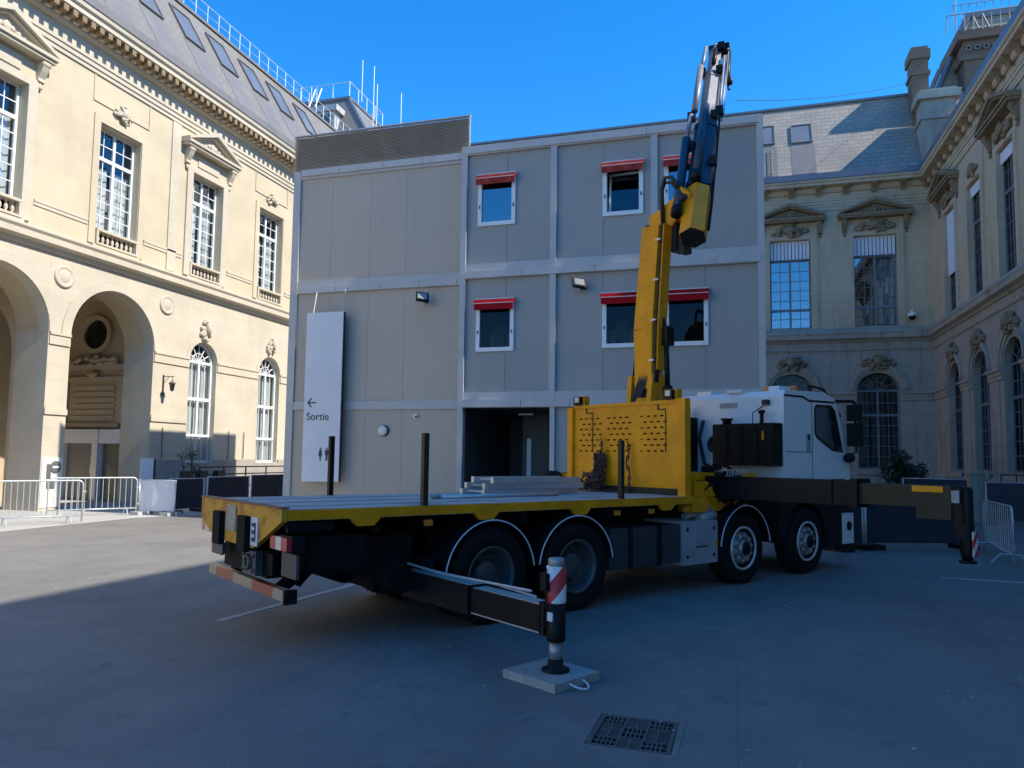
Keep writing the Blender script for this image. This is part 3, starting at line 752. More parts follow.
    g = MB(); extr(g, [(-.72, 15.93), (-.75, 15.97), (-.73, 16.27), (-.2, 16.46), (.2, 16.5), (.2, 15.93)], X0, X1); g.build('gutter', M['zinc'], w)
    ro = mansard(w, X0, X1, 16.45, 21.45, 2.95, M['slate_left'], .0)
    for x in (12.9, 15.3, 17.75, 20.2, 22.6, 25.05, 27.3, 29.6, 31.8, 34.2):
        sk, q = skylight(ro, x, 1.1, .52, .83, .0, 16.45, 2.95, 21.45, None)
        a = MB(); a.face(q); a.build('skylight_pane', M['sheen_glass'], ro)
    # zinc aprons below the skylights
    a = MB(); nrm = Vector((0, -5., 2.95)).normalized()
    for x in (12.9, 15.3, 17.75, 20.2, 22.6, 25.05, 27.3, 29.6, 31.8):
        P = [Vector((x+dx, 2.95*s, 16.45+5.*s))+nrm*.012 for dx, s in ((-.75, .04), (.55, .04), (.55, .5), (-.75, .5))]
        a.face(P)
    a.split('roof_apron', M['zinc'], ro)
    # roof edge railing
    r = MB(); yy = 3.0; zz = 21.52
    n = 0; x = 8.0
    while x < 41:
        r.tube([(x, yy, zz), (x, yy, zz+.95)], .022, 5); r.tube([(x, yy, zz+.0), (x, yy+.5, zz+.05)], .02, 5)
        x += .78
    r.tube([(8, yy, zz+.95), (41, yy, zz+.95)], .022, 5); r.tube([(8, yy, zz+.5), (41, yy, zz+.5)], .014, 5)
    r.build('roof_railing', M['pale_rail'], w)
    # corner pavilion roof, seen over the louvres (local x = world y, local y = -20.2 - world x)
    t = MB()
    bx0, bx1, by0, by1, zb, zt = 43.0, 53, 1.5, 12.5, 20.6, 27.0
    k = .38; q = (zt-zb)*k
    t.hexa([(bx0, by0, zb), (bx1, by0, zb), (bx1, by1, zb), (bx0, by1, zb), (bx0+q, by0+q*1.75, zt), (bx1-q, by0+q*1.75, zt), (bx1-q, by1-q*.6, zt), (bx0+q, by1-q*.6, zt)])
    pv = t.build('pavilion_roof', M['zinc'], w)
    t = MB(); t.box(bx0+q-.1, bx1-q+.1, by0+q*1.75-.1, by1-q*.6+.1, zt, zt+.18)
    for (ya, yb_) in ((by0+q*1.75, by1-q*.6),):
        pass
    t.build('pavilion_ridge', M['zinc_dark'], pv)
    t = MB()
    for (a_, b_) in (((bx0, by0, zb), (bx0+q, by0+q*1.75, zt)), ((bx0, by1, zb), (bx0+q, by1-q*.6, zt)), ((bx1, by0, zb), (bx1-q, by0+q*1.75, zt))):
        t.tube([a_, b_], .12, 6)
    t.split('hip_roll', M['zinc_dark'], pv)
    dm = MB(); yc = 6.9
    dm.box(44.0, 46.6, yc-.85, yc+.85, 23.3, 25.5); dm.box(43.8, 46.6, yc-1.1, yc+1.1, 25.5, 25.9)
    dmo = dm.build('dormer', M['concrete'], pv)
    dm = MB(); dm.box(43.96, 43.999, yc-.6, yc+.6, 24.6, 25.3); dm.build('dormer_pane', M['glass_dark'], dmo) if False else dm.build('dormer_pane', M['glass_dark'], pv)
    rl = MB()
    za = zt+.18
    pts = [(bx0+q, by0+q*1.75), (bx1-q, by0+q*1.75), (bx1-q, by1-q*.6), (bx0+q, by1-q*.6)]
    for (ax, ay), (bx, by) in zip(pts, pts[1:]+pts[:1]):
        nn = 4
        for k_ in range(nn):
            f = k_/nn; rl.tube([(ax+(bx-ax)*f, ay+(by-ay)*f, za), (ax+(bx-ax)*f, ay+(by-ay)*f, za+1.1)], .03, 5)
        rl.tube([(ax, ay, za+1.1), (bx, by, za+1.1)], .03, 5)
    for (x_, y_, h_) in ((46.2, 5.2, 3.0), (47, 4.4, 1.5), (46, 9.2, 1.5), (48.5, 3.2, 1.4), (44.2, 3.2, 1.2)):
        rl.tube([(x_, y_, za-.1 if h_ > 1.6 else za-3.3), (x_, y_, za+h_)], .03, 5)
    for s_ in (-.25, .25):
        rl.tube([(bx0-.1, 8.6+s_, 21.5), (bx0+q-.1, 8.2+s_, zt+1)], .05, 5)
    for k_ in range(12):
        f = k_/12; rl.tube([(bx0-.1+q*f, 8.35-.4*f, 21.5+f*6.5), (bx0-.1+q*f, 8.85-.4*f, 21.5+f*6.5)], .03, 5)
    rl.split('roof_rail_and_mast', M['pale_rail'], pv)
    return w
left_wing()

# ------------------------------------------------------------------ BACK AND RIGHT WINGS
def court_wing(name, label, loc, rz, X0, X1, bays, roof_z1, back, low_open=2.0):
    w = thing(name, label, 'building', loc, rz)
    wu = 2.06 if back else 1.8
    up = [(x-wu/2, x+wu/2, 8.8, 13.58, None) for x, k in bays]
    lo = [(x-1.02, x+1.02, 1.5, 6.4, 5.5) for x, k in bays]
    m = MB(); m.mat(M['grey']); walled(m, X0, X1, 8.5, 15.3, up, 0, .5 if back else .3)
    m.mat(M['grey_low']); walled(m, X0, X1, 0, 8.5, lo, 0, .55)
    m.mat(M['grey'])
    m.face([(X0, 0, 15.3), (X1, 0, 15.3), (X1, 0, 16.9), (X0, 0, 16.9)])
    m.face([(X0, 0, 0), (X0, 9, 0), (X0, 9, 16.9), (X0, 0, 16.9)]); m.face([(X1, 0, 0), (X1, 9, 0), (X1, 9, 16.9), (X1, 0, 16.9)])
    m.face([(X0, 9, 0), (X1, 9, 0), (X1, 9, roof_z1), (X0, 9, roof_z1)])
    m.build('wall', None, w)
    b = MB()
    edges = sorted([X0, X1]+[v for x, k in bays for v in (x-1.05, x+1.05)])
    for a, c in zip(edges[::2], edges[1::2]):
        b.box(a, c, -.09, 0, 5.14, 5.3); b.box(a, c, -.17, 0, 5.3, 5.42); b.box(a, c, -.06, 0, 4.98, 5.14)
    b.split('impost_band', M['grey_low'], w)
    b = MB()
    for x, k in bays:
        arc_band(b, x, 5.5, 1.05, 1.2, -.06, 0, 0, PI, 22); arc_band(b, x, 5.5, 1.2, 1.34, -.12, 0, 0, PI, 22)
    b.split('archivolt', M['grey_low'], w)
    b = MB(); b.box(X0, X1, -.12, 0, 0, 1.15); extr(b, [(0, 1.15), (-.12, 1.15), (-.12, 1.2), (-.02, 1.32), (0, 1.32)], X0, X1)
    for x, k in bays: b.box(x-1.15, x+1.15, -.2, -.121, 1.2, 1.48)
    b.build('plinth', M['grey_low'], w)
    b = MB()
    extr(b, [(0, 8.0), (-.06, 8.0), (-.12, 8.1), (-.30, 8.18), (-.30, 8.36), (-.34, 8.44), (-.10, 8.74), (0, 8.74)], X0, X1)
    extr(b, [(0, 7.55), (-.04, 7.55), (-.08, 7.62), (-.08, 7.68), (0, 7.72)], X0, X1)
    b.build('string_course', M['grey_low'], w)
    # shallow pilasters
    b = MB()
    for (xa, xc) in zip([x for x, k in bays], [x for x, k in bays][1:]):
        mid = (xa+xc)/2; b.box(mid-.42, mid+.42, -.05, 0, 1.33, 4.97)
    b.split('pilaster', M['grey_low'], w)
    for i, (x, kind) in enumerate(bays):
        fr = M['blue_wood'] if back else M['brown_wood']; gm = M['glass_blue'] if back else M['glass']
        zt = 13.56
        if back:
            cu = [(x+.1, x+.95, 9.0, 12.4, M['blind'])] if i % 2 else None
            win = window(w, x, 2.05, 8.82, zt-1.0, .3, fr, gm, 9.85, (2, 5), 2, None, cu)
        else:
            win = window(w, x, 1.78, 8.82, zt, .18, fr, gm, 11.9, (5, 2), 2, None, None)
        bl = MB()
        if back:
            n = 11
            for k in range(n):
                xa = x-1.0+2.0*k/n; bl.box(xa+.01, xa+2.0/n*.86, .2, .24, zt-.97, zt-.05)
            bl.box(x-1.03, x+1.03, .18, .26, zt-.06, zt); bl.build('slatted_blind', M['blind'], win)
            h = MB(); h.box(x-1.03, x+1.03, .22, .40, zt-1.02, zt-.98); h.build('transom', fr, win)
        elif kind == 'tall':
            bl.box(x-.86, x+.86, .10, .14, 10.6, zt-.05); bl.build('roller_blind', M['blind'], win)
        else:
            bl.box(x-.86, x+.86, .10, .14, zt-.5, zt-.05); bl.build('roller_blind', M['blind'], win)
        sr = MB(); hw = wu/2
        for s_ in (-1, 1):
            a, c = sorted((x+s_*hw, x+s_*(hw+.3))); sr.box(a, c, -.06, 0, 8.76, 13.6)
            a, c = sorted((x+s_*(hw+.3), x+s_*(hw+.4))); sr.box(a, c, -.03, 0, 8.76, 14.5)
        sr.box(x-hw-.3, x+hw+.3, -.05, 0, 13.6, 13.8)
        sr.build('window_surround', M['grey'], w)
        if kind != 'plain':
            pediment(w, x, 1.78, 14.58, 15.45, M['grey_dirty'], .5)
            carving(w, x, 14.1, 1.75, .72, M['grey_dirty'], 'window_carving', 34, .26)
        else:
            carving(w, x, 14.05, 1.1, .8, M['grey_dirty'], 'window_carving', 20, .2)
        window(w, x, 2.02, 1.5, 6.4, .36 if back else .24, fr, M['glass_dark'] if i % 2 == 0 else M['glass'], [4.25], (5, 2), 2, 5.5, None)
        carving(w, x, 6.95, 1.5, .8, M['grey_dirty'], 'keystone_carving', 34, .34)
    gutter_cornice(w, X0, X1, 15.25, 16.55, M['grey'], .3, .55 if back else .46, mod=1.35 if back else 1.0)
    b = MB(); b.box(X0, X1, -.06, 0, 15.05, 15.23); b.build('frieze_band', M['grey'], w)
    go = .62 if back else .5; g = MB(); extr(g, [(-go, 16.56), (-go-.03, 16.6), (-go-.02, 16.92), (-.1, 17.05), (.2, 17.06), (.2, 16.56)], X0, X1); g.build('gutter', M['zinc_dark'], w)
    t = 2.75
    ro = mansard(w, X0, X1, 17.0, roof_z1, t, M['slate'] if back else M['slate_left'], .0, 9, 'zinc_dark')
    return w, ro, t

bk, ro, t = court_wing('palace_wing', 'stained grey stone palace wing closing the far end of the court behind the truck cab', (0, 41.6, 0), 0, -20.2, 14, [(-5.4, 'ped'), (-1.25, 'ped'), (2.9, 'ped'), (7.03, 'ped')], 22.1, True)
for x, s0, s1 in ((1.75, .5, .75), (3.7, .48, .72), (-1.5, .5, .75)):
    sk, q = skylight(ro, x, 1.0, s0, s1, .0, 17.0, 2.75, 22.1, None)
    a = MB(); a.face(q); a.build('skylight_pane', M['sheen_glass'], ro)
a = MB(); nrm = Vector((0, -5.1, 2.75)).normalized()
for x in (1.75, 3.7):
    a.face([Vector((x+dx, 2.75*s, 17.0+5.1*s))+nrm*.012 for dx, s in ((-.6, .04), (.62, .04), (.62, .46), (-.6, .46))])
a.split('roof_apron', M['zinc'], ro)
a = MB(); x = 1.95
for xx in (x-.02, x+.14):
    a.tube([Vector((xx, 2.75*s, 17.0+5.1*s))+nrm*.08 for s in (.06, .4)], .018, 5)
for k in range(9):
    s = .07+.32*k/8; p0 = Vector((x-.02, 2.75*s, 17.0+5.1*s))+nrm*.08; a.tube([p0, p0+Vector((.16, 0, 0))], .014, 5)
a.build('roof_ladder', M['iron'], ro)
# pavilion roof at the far right corner (in back-wing coordinates)
tb = MB()
px0, px1, py0, py1, pz0, pz1 = 8.75, 20, 2.4, 12, 17.0, 26.9; dx = 4.1; dy = 2.0
tb.hexa([(px0, py0, pz0), (px1, py0, pz0), (px1, py1, pz0), (px0, py1, pz0), (px0+dx, py0+dy, pz1), (px1-dx, py0+dy, pz1), (px1-dx, py1-dy, pz1), (px0+dx, py1-dy, pz1)])
pv = tb.build('pavilion_roof', M['slate'], bk)
tb = MB(); tb.box(px0+dx-.12, px1-dx+.12, py0+dy-.12, py1-dy+.12, pz1, pz1+.3); tb.build('pavilion_ridge', M['zinc_dark'], pv)
tb = MB()
for (a_, b_) in (((px0-.1, py1, pz0), (px0+dx-.1, py1-dy, pz1)), ((px0-.05, py0-.05, pz0), (px0+dx-.05, py0+dy-.05, pz1))): tb.tube([a_, b_], .16, 6)
tb.split('hip_roll', M['zinc_dark'], pv)
tb = MB(); tb.box(px0+3.3, px0+5.3, py0+.0, py0+3.2, 21.0, 24.6); tb.box(px0+2.95, px0+5.6, py0-.3, py0+3.4, 24.6, 25.1); tb.box(px0+3.1, px0+5.4, py0-.1, py0+3.3, 23.5, 23.75)
dm = tb.build('dormer', M['brick_red'], pv)
tb = MB()
for k in range(5):
    arc_band(tb, px0+3.5+k*.42, 24.15, .1, .16, py0-.14, py0-.02, 0, 2*PI, 10)
for k in range(9): tb.tube([(px0+2.4+k*.42, py0-.5, 24.9), (px0+2.4+k*.42, py0-.5, 25.9)], .03, 5)
tb.tube([(px0+2.4, py0-.5, 25.9), (px0+5.8, py0-.5, 25.9)], .03, 5)
for s_ in (0, .5): tb.tube([(px0+4.3+s_, py0+.4, 25.0), (px0+4.3+s_, py0+2., 27.2)], .05, 5)
tb.tube([(px0+3.6, py0+2.4, 26.7), (px0+3.6, py0+2.4, 30.0)], .03, 5)
for k in range(12): tb.tube([(px0+3.4+k*.4, py0+2.1, 26.9), (px0+3.4+k*.4, py0+2.1, 27.9)], .02, 5)
tb.tube([(px0+3.4, py0+2.1, 27.9), (px0+8, py0+2.1, 27.9)], .025, 5)
tb.build('roof_ironwork', M['zinc'], pv)
# stone lucarne base and chimney at the corner
tb = MB(); tb.box(9.4, 11.0, .1, 1.3, 17.1, 20.55); tb.box(9.2, 11.2, -.1, 1.45, 20.55, 20.95); tb.box(9.3, 11.1, .0, 1.38, 19.5, 19.7); tb.box(9.35, 11.05, .05, 1.35, 20.951, 21.1)
tb.build('attic_block', M['grey_low'], bk)  # darker stone colour stands in for shade on the block
tb = MB(); tb.box(9.3, 10.1, 1.5, 2.6, 17.5, 23.5); tb.box(9.2, 10.2, 1.4, 2.7, 23.5, 24.0); tb.box(9.22, 10.18, 1.42, 2.68, 22.6, 22.8); tb.box(9.3, 10.1, 1.5, 2.6, 24.001, 24.2)
tb.build('chimney', M['brick_red'], bk)
rw, ro2, t = court_wing('palace_wing', 'shaded palace wing with bracketed cornice, seen at a steep angle beside the raised stabiliser beam', (9.6, 0, 0), R(-90), -41.6, 25, [(-38.1, 'tall'), (-34.35, 'plain'), (-30.6, 'ped'), (-26.8, 'plain'), (-23.0, 'ped')], 20.5, False)

# ------------------------------------------------------------------ MODULAR BUILDING
YM = 17.6
mod = thing('modular_building', 'three-storey grey modular cabin block with red window awnings', 'building', (0, YM, 0))
posts = [-6.65, -4.275, -1.8, .61]; pw = .15
LV = [(0, 0, 3.05), (1, 3.44, 6.34), (2, 6.72, 9.6)]
D = 9.0
f = MB()
for x in posts: f.box(x-pw/2, x+pw/2, 0, .2, 0, 9.83)
for z0, z1, zc in ((3.05, 3.44, 3.25), (6.34, 6.72, 6.53), (9.6, 9.83, None)):
    for a, b in zip(posts, posts[1:]):
        f.box(a+pw/2+.001, b-pw/2-.001, .012, .2, z0, z1)
f.build('steel_frame', M['frame_grey'], mod, .006)
f = MB()   # proud lower cover strips with joints
for z0, z1 in ((3.06, 3.25), (6.35, 6.53), (9.63, 9.82)):
    x = posts[0]+.02; k = 0
    while x < posts[-1]-.1:
        l = min(1.55+.35*math.sin(k*2.1+z0), posts[-1]-.0-x); f.box(x+.006, x+l-.006, -.03, .0, z0, z1); x += l; k += 1
f.split('beam_cover', M['frame_grey'], mod, .004)
wins = {(0, 1): (-5.78, 1.0), (0, 2): (-5.78, 1.0), (1, 1): (-2.56, .98), (1, 2): (-2.56, .98), (2, 1): (-1.07, 1.0), (2, 2): (-1.07, 1.0)}
for bay, (a, b) in enumerate(zip(posts, posts[1:])):
    for lv, z0, z1 in LV:
        if lv == 0 and bay == 0: continue
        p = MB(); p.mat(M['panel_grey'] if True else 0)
        ops = []
        if (bay, lv) in wins:
            x, wd = wins[(bay, lv)]; zb = 4.47 if lv == 1 else 7.71; ops = [(x-wd/2, x+wd/2, zb, zb+1.3, None)]
        xa, xb = a+pw/2, b-pw/2
        walled(p, xa, xb, z0, z1, ops, .10, .12)
        # panel seams
        p.mat(M['groove'])
        for k in (1,):
            xx = xa+(xb-xa)*(.48 if bay != 1 else .5)
            segs = [(z0, z1)] if not ops or not (ops[0][0]-.05 < xx < ops[0][1]+.05) else [(z0, ops[0][2]-.03), (ops[0][3]+.03, z1)]
            for s0, s1 in segs: p.box(xx-.006, xx+.006, .096, .099, s0, s1)
        p.build('wall_panel', None, mod)
        if ops:
            xl, xr, zb, zt, _ = ops[0]
            fr = MB(); t = .1
            fr.box(xl, xl+t, .045, .16, zb, zt); fr.box(xr-t, xr, .045, .16, zb, zt); fr.box(xl+t, xr-t, .045, .16, zb, zb+t); fr.box(xl+t, xr-t, .045, .16, zt-t, zt)
            fo = fr.build('window', M['pvc'], mod, .006)
            opn = (bay == 1 and lv == 2)
            if opn:
                q = MB(); xh = xr-t-.02
                # tilted open sash
                z_a, z_b = zb+t+.01, zt-t-.08
                q.hexa([(xl+t+.02, .20, z_a), (xl+t+.07, .20, z_a), (xl+t+.07, .25, z_a), (xl+t+.02, .25, z_a), (xl+t+.02, .36, z_b), (xl+t+.07, .36, z_b), (xl+t+.07, .41, z_b), (xl+t+.02, .41, z_b)])
                q.beam((xl+t, .385, z_b), (xh, .385, z_b+.03), .05, .05)
                q.build('open_sash', M['pvc'], fo)
                q = MB(); q.face([(xl+t+.05, .22, z_a), (xh, .22, z_a), (xh, .38, z_b), (xl+t+.05, .38, z_b)]); q.build('pane', M['glass'], fo)
            else:
                q = MB(); q.face([(xl+t, .10, zb+t), (xr-t, .10, zb+t), (xr-t, .10, zt-t), (xl+t, .10, zt-t)])
                q.build('pane', M['glass_blue'] if lv == 2 else M['glass_dark'], fo)
            q = MB(); q.mat(M['interior']); q.box(xl-.25, xr+.25, .225, 2.2, zb-.4, zb-.35)
            q.face([(xl-.3, 2.2, zb-.4), (xr+.3, 2.2, zb-.4), (xr+.3, 2.2, zt+.3), (xl-.3, 2.2, zt+.3)])
            for xx in (xl-.3, xr+.3): q.face([(xx, .24, zb-.4), (xx, 2.2, zb-.4), (xx, 2.2, zt+.3), (xx, .24, zt+.3)])
            q.face([(xl-.3, .24, zt+.3), (xr+.3, .24, zt+.3), (xr+.3, 2.2, zt+.3), (xl-.3, 2.2, zt+.3)])
            if lv == 1 and bay < 2: q.mat(M['dado']); q.face([(xl, 1.2, zb), (xr, 1.2, zb), (xr, 1.2, zb+.62), (xl, 1.2, zb+.62)]); q.mat(M['interior']); q.box(xl+.2, xl+.5, .9, 1.1, zb+.1, zb+.8)
            q.build('room', None, fo)
            # roller awning above the frame
            q = MB(); aw_m = M['red_awning'] if lv == 1 else M['red_awning_sun_patched']
            zt2 = zt+.02
            q.mat(aw_m); q.prism([(.04, zt2), (-.08, zt2-.04), (-.10, zt2-.12), (.04, zt2-.08)], 'x', xl-.03, xr+.03)
            q.box(xl-.01, xr+.01, -.095, -.075, zt2-.28, zt2-.12)
            q.mat(M['white_box']); q.box(xl-.01, xr+.01, -.105, -.07, zt2-.125, zt2-.108); q.box(xl-.02, xr+.02, -.0, .06, zt2+.0, zt2+.03)
            for xx in (xl+.005, xr-.02): q.box(xx, xx+.014, -.09, .04, zt2-.16, zt2-.135)
            q.build('awning', None, fo)
            q = MB()
            for xx in (xl+.05, xr-.05): q.box(xx-.012, xx+.012, .02, .045, zb+.45, zb+.53)
            q.split('hinge', M['iron'], fo)
# left block, set back
ys = .4; kx = (YM+ys)/YM
def S(x, z): return x*kx, 1.8+(z-1.8)*kx
xL, _ = S(-11.7, 0); xR = -6.74
def Zs(z): return S(0, z)[1]
f = MB()
f.box(xL, xL+.22, ys, ys+.2, 0, Zs(9.66))
for a, b in ((3.02, 3.24), (6.19, 6.54), (9.42, 9.62)):
    f.box(xL+.221, xR, ys+.012, ys+.2, Zs(a), Zs(b))
f.build('steel_frame', M['frame_grey'], mod, .006)
f = MB()
for a, b in ((9.5, 9.68), (6.2, 6.36)):
    x = xL+.25; k = 0
    while x < xR-.1:
        l = min(1.2+.15*math.sin(k*1.7), xR-x); f.box(x+.006, x+l-.006, ys-.035, ys+.0, Zs(a), Zs(b)); x += l; k += 1
f.split('beam_cover', M['frame_grey'], mod, .004)
for i, (a, b) in enumerate(((0, 3.02), (3.24, 6.19), (6.54, 9.42))):
    z0, z1 = (0 if i == 0 else Zs(a)), Zs(b)
    xs = [xL+.22]+[S(v, 0)[0] for v in (-10.5, -9.33, -8.27)]+[xR]
    p = MB()
    for u, v in zip(xs, xs[1:]): p.box(u+.0025, v-.0025, ys+.06, ys+.12, z0, z1)
    p.box(xs[0], xR, ys+.09, ys+.15, z0, z1) if False else None
    p.build('wall_panel', M['panel_warm_bounce'], mod)
    p = MB(); p.face([(xs[0], ys+.1, z0), (xR, ys+.1, z0), (xR, ys+.1, z1), (xs[0], ys+.1, z1)]); p.build('panel_backing', M['groove'], mod)
# side, back and roof of the block
b = MB()
b.box(xL, xR+.06, ys+.2, D, 0, Zs(9.6)); 
b.face([(posts[-1]+.07, .2, 0), (posts[-1]+.07, D, 0), (posts[-1]+.07, D, 9.8), (posts[-1]+.07, .2, 9.8)])
b.face([(xR+.06, D, 0), (posts[-1]+.07, D, 0), (posts[-1]+.07, D, 9.8), (xR+.06, D, 9.8)])
b.face([(xR+.07, .3, 3.2), (xR+.07, D, 3.2), (xR+.07, D, 9.8), (xR+.07, .3, 9.8)])
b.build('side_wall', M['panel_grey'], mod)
b = MB(); b.box(posts[0]-.04, posts[-1]+.07, .22, D, 9.78, 9.86); b.box(posts[0]-.02, posts[-1]+.05, .5, .56, 9.86, 10.02); b.build('roof_sheet', M['zinc_dark'], mod)
b = MB(); b.box(posts[0]-.02, posts[-1]+.05, .48, .58, 10.02, 10.05); b.build('roof_flashing', M['galv'], mod)
# louvre screen on the roof of the left block
l = MB(); zb, zt = Zs(9.64), Zs(10.66); xa, xb = S(-11.73, 0)[0], S(-6.52, 0)[0]
n = 26
for k in range(n):
    z = zb+(zt-zb)*(k+.5)/n; h = (zt-zb)/n
    l.hexa([(xa, ys+.05, z-h*.30), (xb, ys+.05, z-h*.30), (xb, ys+.06, z+h*.30), (xa, ys+.06, z+h*.30), (xa, ys+.0, z-h*.22), (xb, ys+.0, z-h*.22), (xb, ys+.04, z+h*.34), (xa, ys+.04, z+h*.34)])
    l.hexa([(xa+.02, ys+.07, z-h*.38), (xa+.07, ys+.07, z-h*.38), (xa+.07, D, z-h*.38), (xa+.02, D, z-h*.38), (xa+.02, ys+.07, z+h*.4), (xa+.07, ys+.07, z+h*.4), (xa+.07, D, z+h*.4), (xa+.02, D, z+h*.4)])
lo = l.build('louvre_screen', M['louvre'], mod)
l = MB(); l.box(xa-.01, xb+.01, ys, ys+.09, zt, zt+.03); l.build('louvre_cap', M['galv'], lo)
l = MB(); l.box(xa+.08, xb-.06, ys+.1, ys+.12, zb, zt-.02); l.build('louvre_backing', M['pit'], lo)
# open passage on the ground floor
p = MB(); xa, xb = posts[0]+pw/2, posts[1]-pw/2; dp = 4.2
p.mat(M['interior'])
p.face([(xa, .2, 0), (xa, dp, 0), (xa, dp, 3.04), (xa, .2, 3.04)])
p.face([(xa, dp, 0), (xb-.9, dp, 0), (xb-.9, dp, 3.04), (xa, dp, 3.04)])
p.face([(xa, .2, 3.045), (xb, .2, 3.045), (xb, dp, 3.045), (xa, dp, 3.045)])
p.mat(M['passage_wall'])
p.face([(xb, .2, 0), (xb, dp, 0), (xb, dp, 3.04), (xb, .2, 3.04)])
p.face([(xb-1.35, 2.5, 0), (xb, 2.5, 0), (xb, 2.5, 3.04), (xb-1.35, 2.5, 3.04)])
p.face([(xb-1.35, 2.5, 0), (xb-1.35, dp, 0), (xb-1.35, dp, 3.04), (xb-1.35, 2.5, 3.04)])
pa = p.build('passage', None, mod)
p = MB(); p.box(xb-1.2, xb-1.08, 2.4, 2.5, .1, 2.35); p.build('door_jamb', M['white_wood'], pa)
p = MB(); p.box(xb-1.08, xb-.02, 2.44, 2.49, .1, 2.3); p.box(xb-1.1, xb, 2.42, 2.5, 2.3, 2.36); p.build('door', M['passage_wall'], pa)
p = MB(); p.box(xb-.52, xb-.4, 2.42, 2.437, 1.08, 1.13); p.box(xb-.5, xb-.38, 2.42, 2.437, .95, 1.0); p.box(xb-.52, xb-.48, 2.42, 2.437, 1.0, 1.3); p.build('door_notice', M['white_wood'], pa)
p = MB(); p.box(xa+.75, xa+1.25, dp-.06, dp-.02, 1.95, 2.45); p.build('wall_vent', M['iron'], pa)
p = MB(); p.box(xb-1.25, xb-.85, 1.7, 1.8, 2.96, 3.0); p.build('ceiling_lamp', M['lamp_white'], pa)
p = MB(); p.box(xa-.14, xa-.001, -.01, .2, 0, 3.04); p.box(xb+.0, xb+.03, .0, .2, 0, 3.04); p.split('passage_frame', M['frame_grey'], pa)

# things fixed on the modular building
sg = thing('sign_panel', 'tall white hanging sign reading sortie with an arrow', 'sign', (0, 17.72, 0))
kk = 17.72/17.6
sx0, sx1, sz0, sz1 = -11.14*kk, -10.03*kk, 1.1, 1.8+(5.66-1.8)*kk
q = MB(); q.mat(M['sign_white']); q.box(sx0, sx1, 0, .02, sz0, sz1); q.mat(M['sign_edge']); q.box(sx0+.005, sx1+.015, .021, .10, sz0+.01, sz1-.005)
q.build('board', None, sg)
q = MB()
for xx, zt in ((-10.98*kk, 6.3), (-10.1*kk, 6.35)): q.tube([(xx, .06, sz1), (xx, .2, zt)], .012, 6)
q.split('hanging_cable', M['galv'], sg)
def text(s, size, x, z, y, par, name, mat):
    cu = bpy.data.curves.new(name, 'FONT'); cu.body = s; cu.size = size; cu.extrude = .004
    o = bpy.data.objects.new(name+'_tmp', cu); COL.objects.link(o)
    bpy.context.view_layer.update()
    me = bpy.data.meshes.new_from_object(o.evaluated_get(bpy.context.evaluated_depsgraph_get())); bpy.data.objects.remove(o)
    o = bpy.data.objects.new(name, me); COL.objects.link(o); me.materials.clear(); me.materials.append(mat)
    o.parent = par; o.location = (x, y, z); o.rotation_euler = (R(90), 0, 0); return o
text('Sortie', .285, -11.13, 2.75, -.006, sg, 'lettering', M['ink'])
q = MB(); ax = -11.1; az = 3.22
q.box(ax, ax+.26, -.008, -.002, az-.016, az+.016)
for s_ in (-1, 1): q.beam((ax+.008, -.005, az), (ax+.12, -.005, az+s_*.12), .035, .006, up=(0, 1, 0))
q.build('arrow', M['ink'], sg)
q = MB()
for i, xx in enumerate((-10.66, -10.47)):
    n = 12; q.prism([(xx+.026*math.cos(2*PI*k/n), 1.985+.026*math.sin(2*PI*k/n)) for k in range(n)], 'y', -.008, -.002)
    if i == 0: q.prism([(xx-.035, 1.95), (xx-.055, 1.78), (xx-.02, 1.78), (xx-.02, 1.66), (xx+.02, 1.66), (xx+.02, 1.78), (xx+.055, 1.78), (xx+.035, 1.95)], 'y', -.008, -.002)
    else: q.prism([(xx-.05, 1.95), (xx-.055, 1.81), (xx-.03, 1.81), (xx-.028, 1.66), (xx+.028, 1.66), (xx+.03, 1.81), (xx+.055, 1.81), (xx+.05, 1.95)], 'y', -.008, -.002)
q.split('toilet_symbol', M['ink'], sg)

def floodlight(label, x, y, z):
    o = thing('floodlight', label, 'lamp', (x, y, z), R(25), 'floodlights on the cabin block')
    q = MB(); q.box(.02, .22, -.04, .0, -.16, .14); o2 = q.build('mounting_plate', M['white_box'], o)
    q = MB(); q.hexa([(-.2, -.42, -.1), (.14, -.42, -.14), (.14, -.36, -.18), (-.2, -.36, -.14), (-.2, -.30, .13), (.14, -.30, .10), (.14, -.22, .06), (-.2, -.22, .09)]); q.build('housing', M['black_plastic'], o)
    q = MB(); q.hexa([(-.15, -.425, -.07), (.09, -.425, -.1), (.09, -.415, -.1), (-.15, -.415, -.07), (-.15, -.325, .1), (.09, -.325, .07), (.09, -.315, .07), (-.15, -.315, .1)]); q.build('lens', M['lens'], o)
    q = MB(); q.tube([(.05, -.3, -.05), (.08, -.15, -.1), (.1, -.03, -.05)], .05, 8); q.build('bracket', M['black_plastic'], o)
    return o
floodlight('black floodlight on the blank windowless part of the cabin block above the sign', -7.9, 18.0, 5.98)
floodlight('black floodlight on the cabin block between two red-awning window columns', -3.68, 17.7, 6.05)
o = thing('wall_lamp', 'round white bulkhead lamp on the windowless cabin wall', 'lamp', (-8.97, 18.06, 2.48))
q = MB(); q.lathe((0, 0, 0), (0, -1, 0), [(0, 0), (.15, 0), (.15, .06), (.14, .07)], 24); q.build('base', M['black_plastic'], o)
q = MB(); q.lathe((-.005, -.062, 0), (0, -1, 0), [(.138, 0), (.135, .03), (.1, .06), (0, .075)], 24); q.build('cover', M['lamp_white'], o)
o = thing('motion_sensor', 'tiny grey motion sensor above the round wall lamp', 'sensor', (-8.05, 18.06, 2.86))
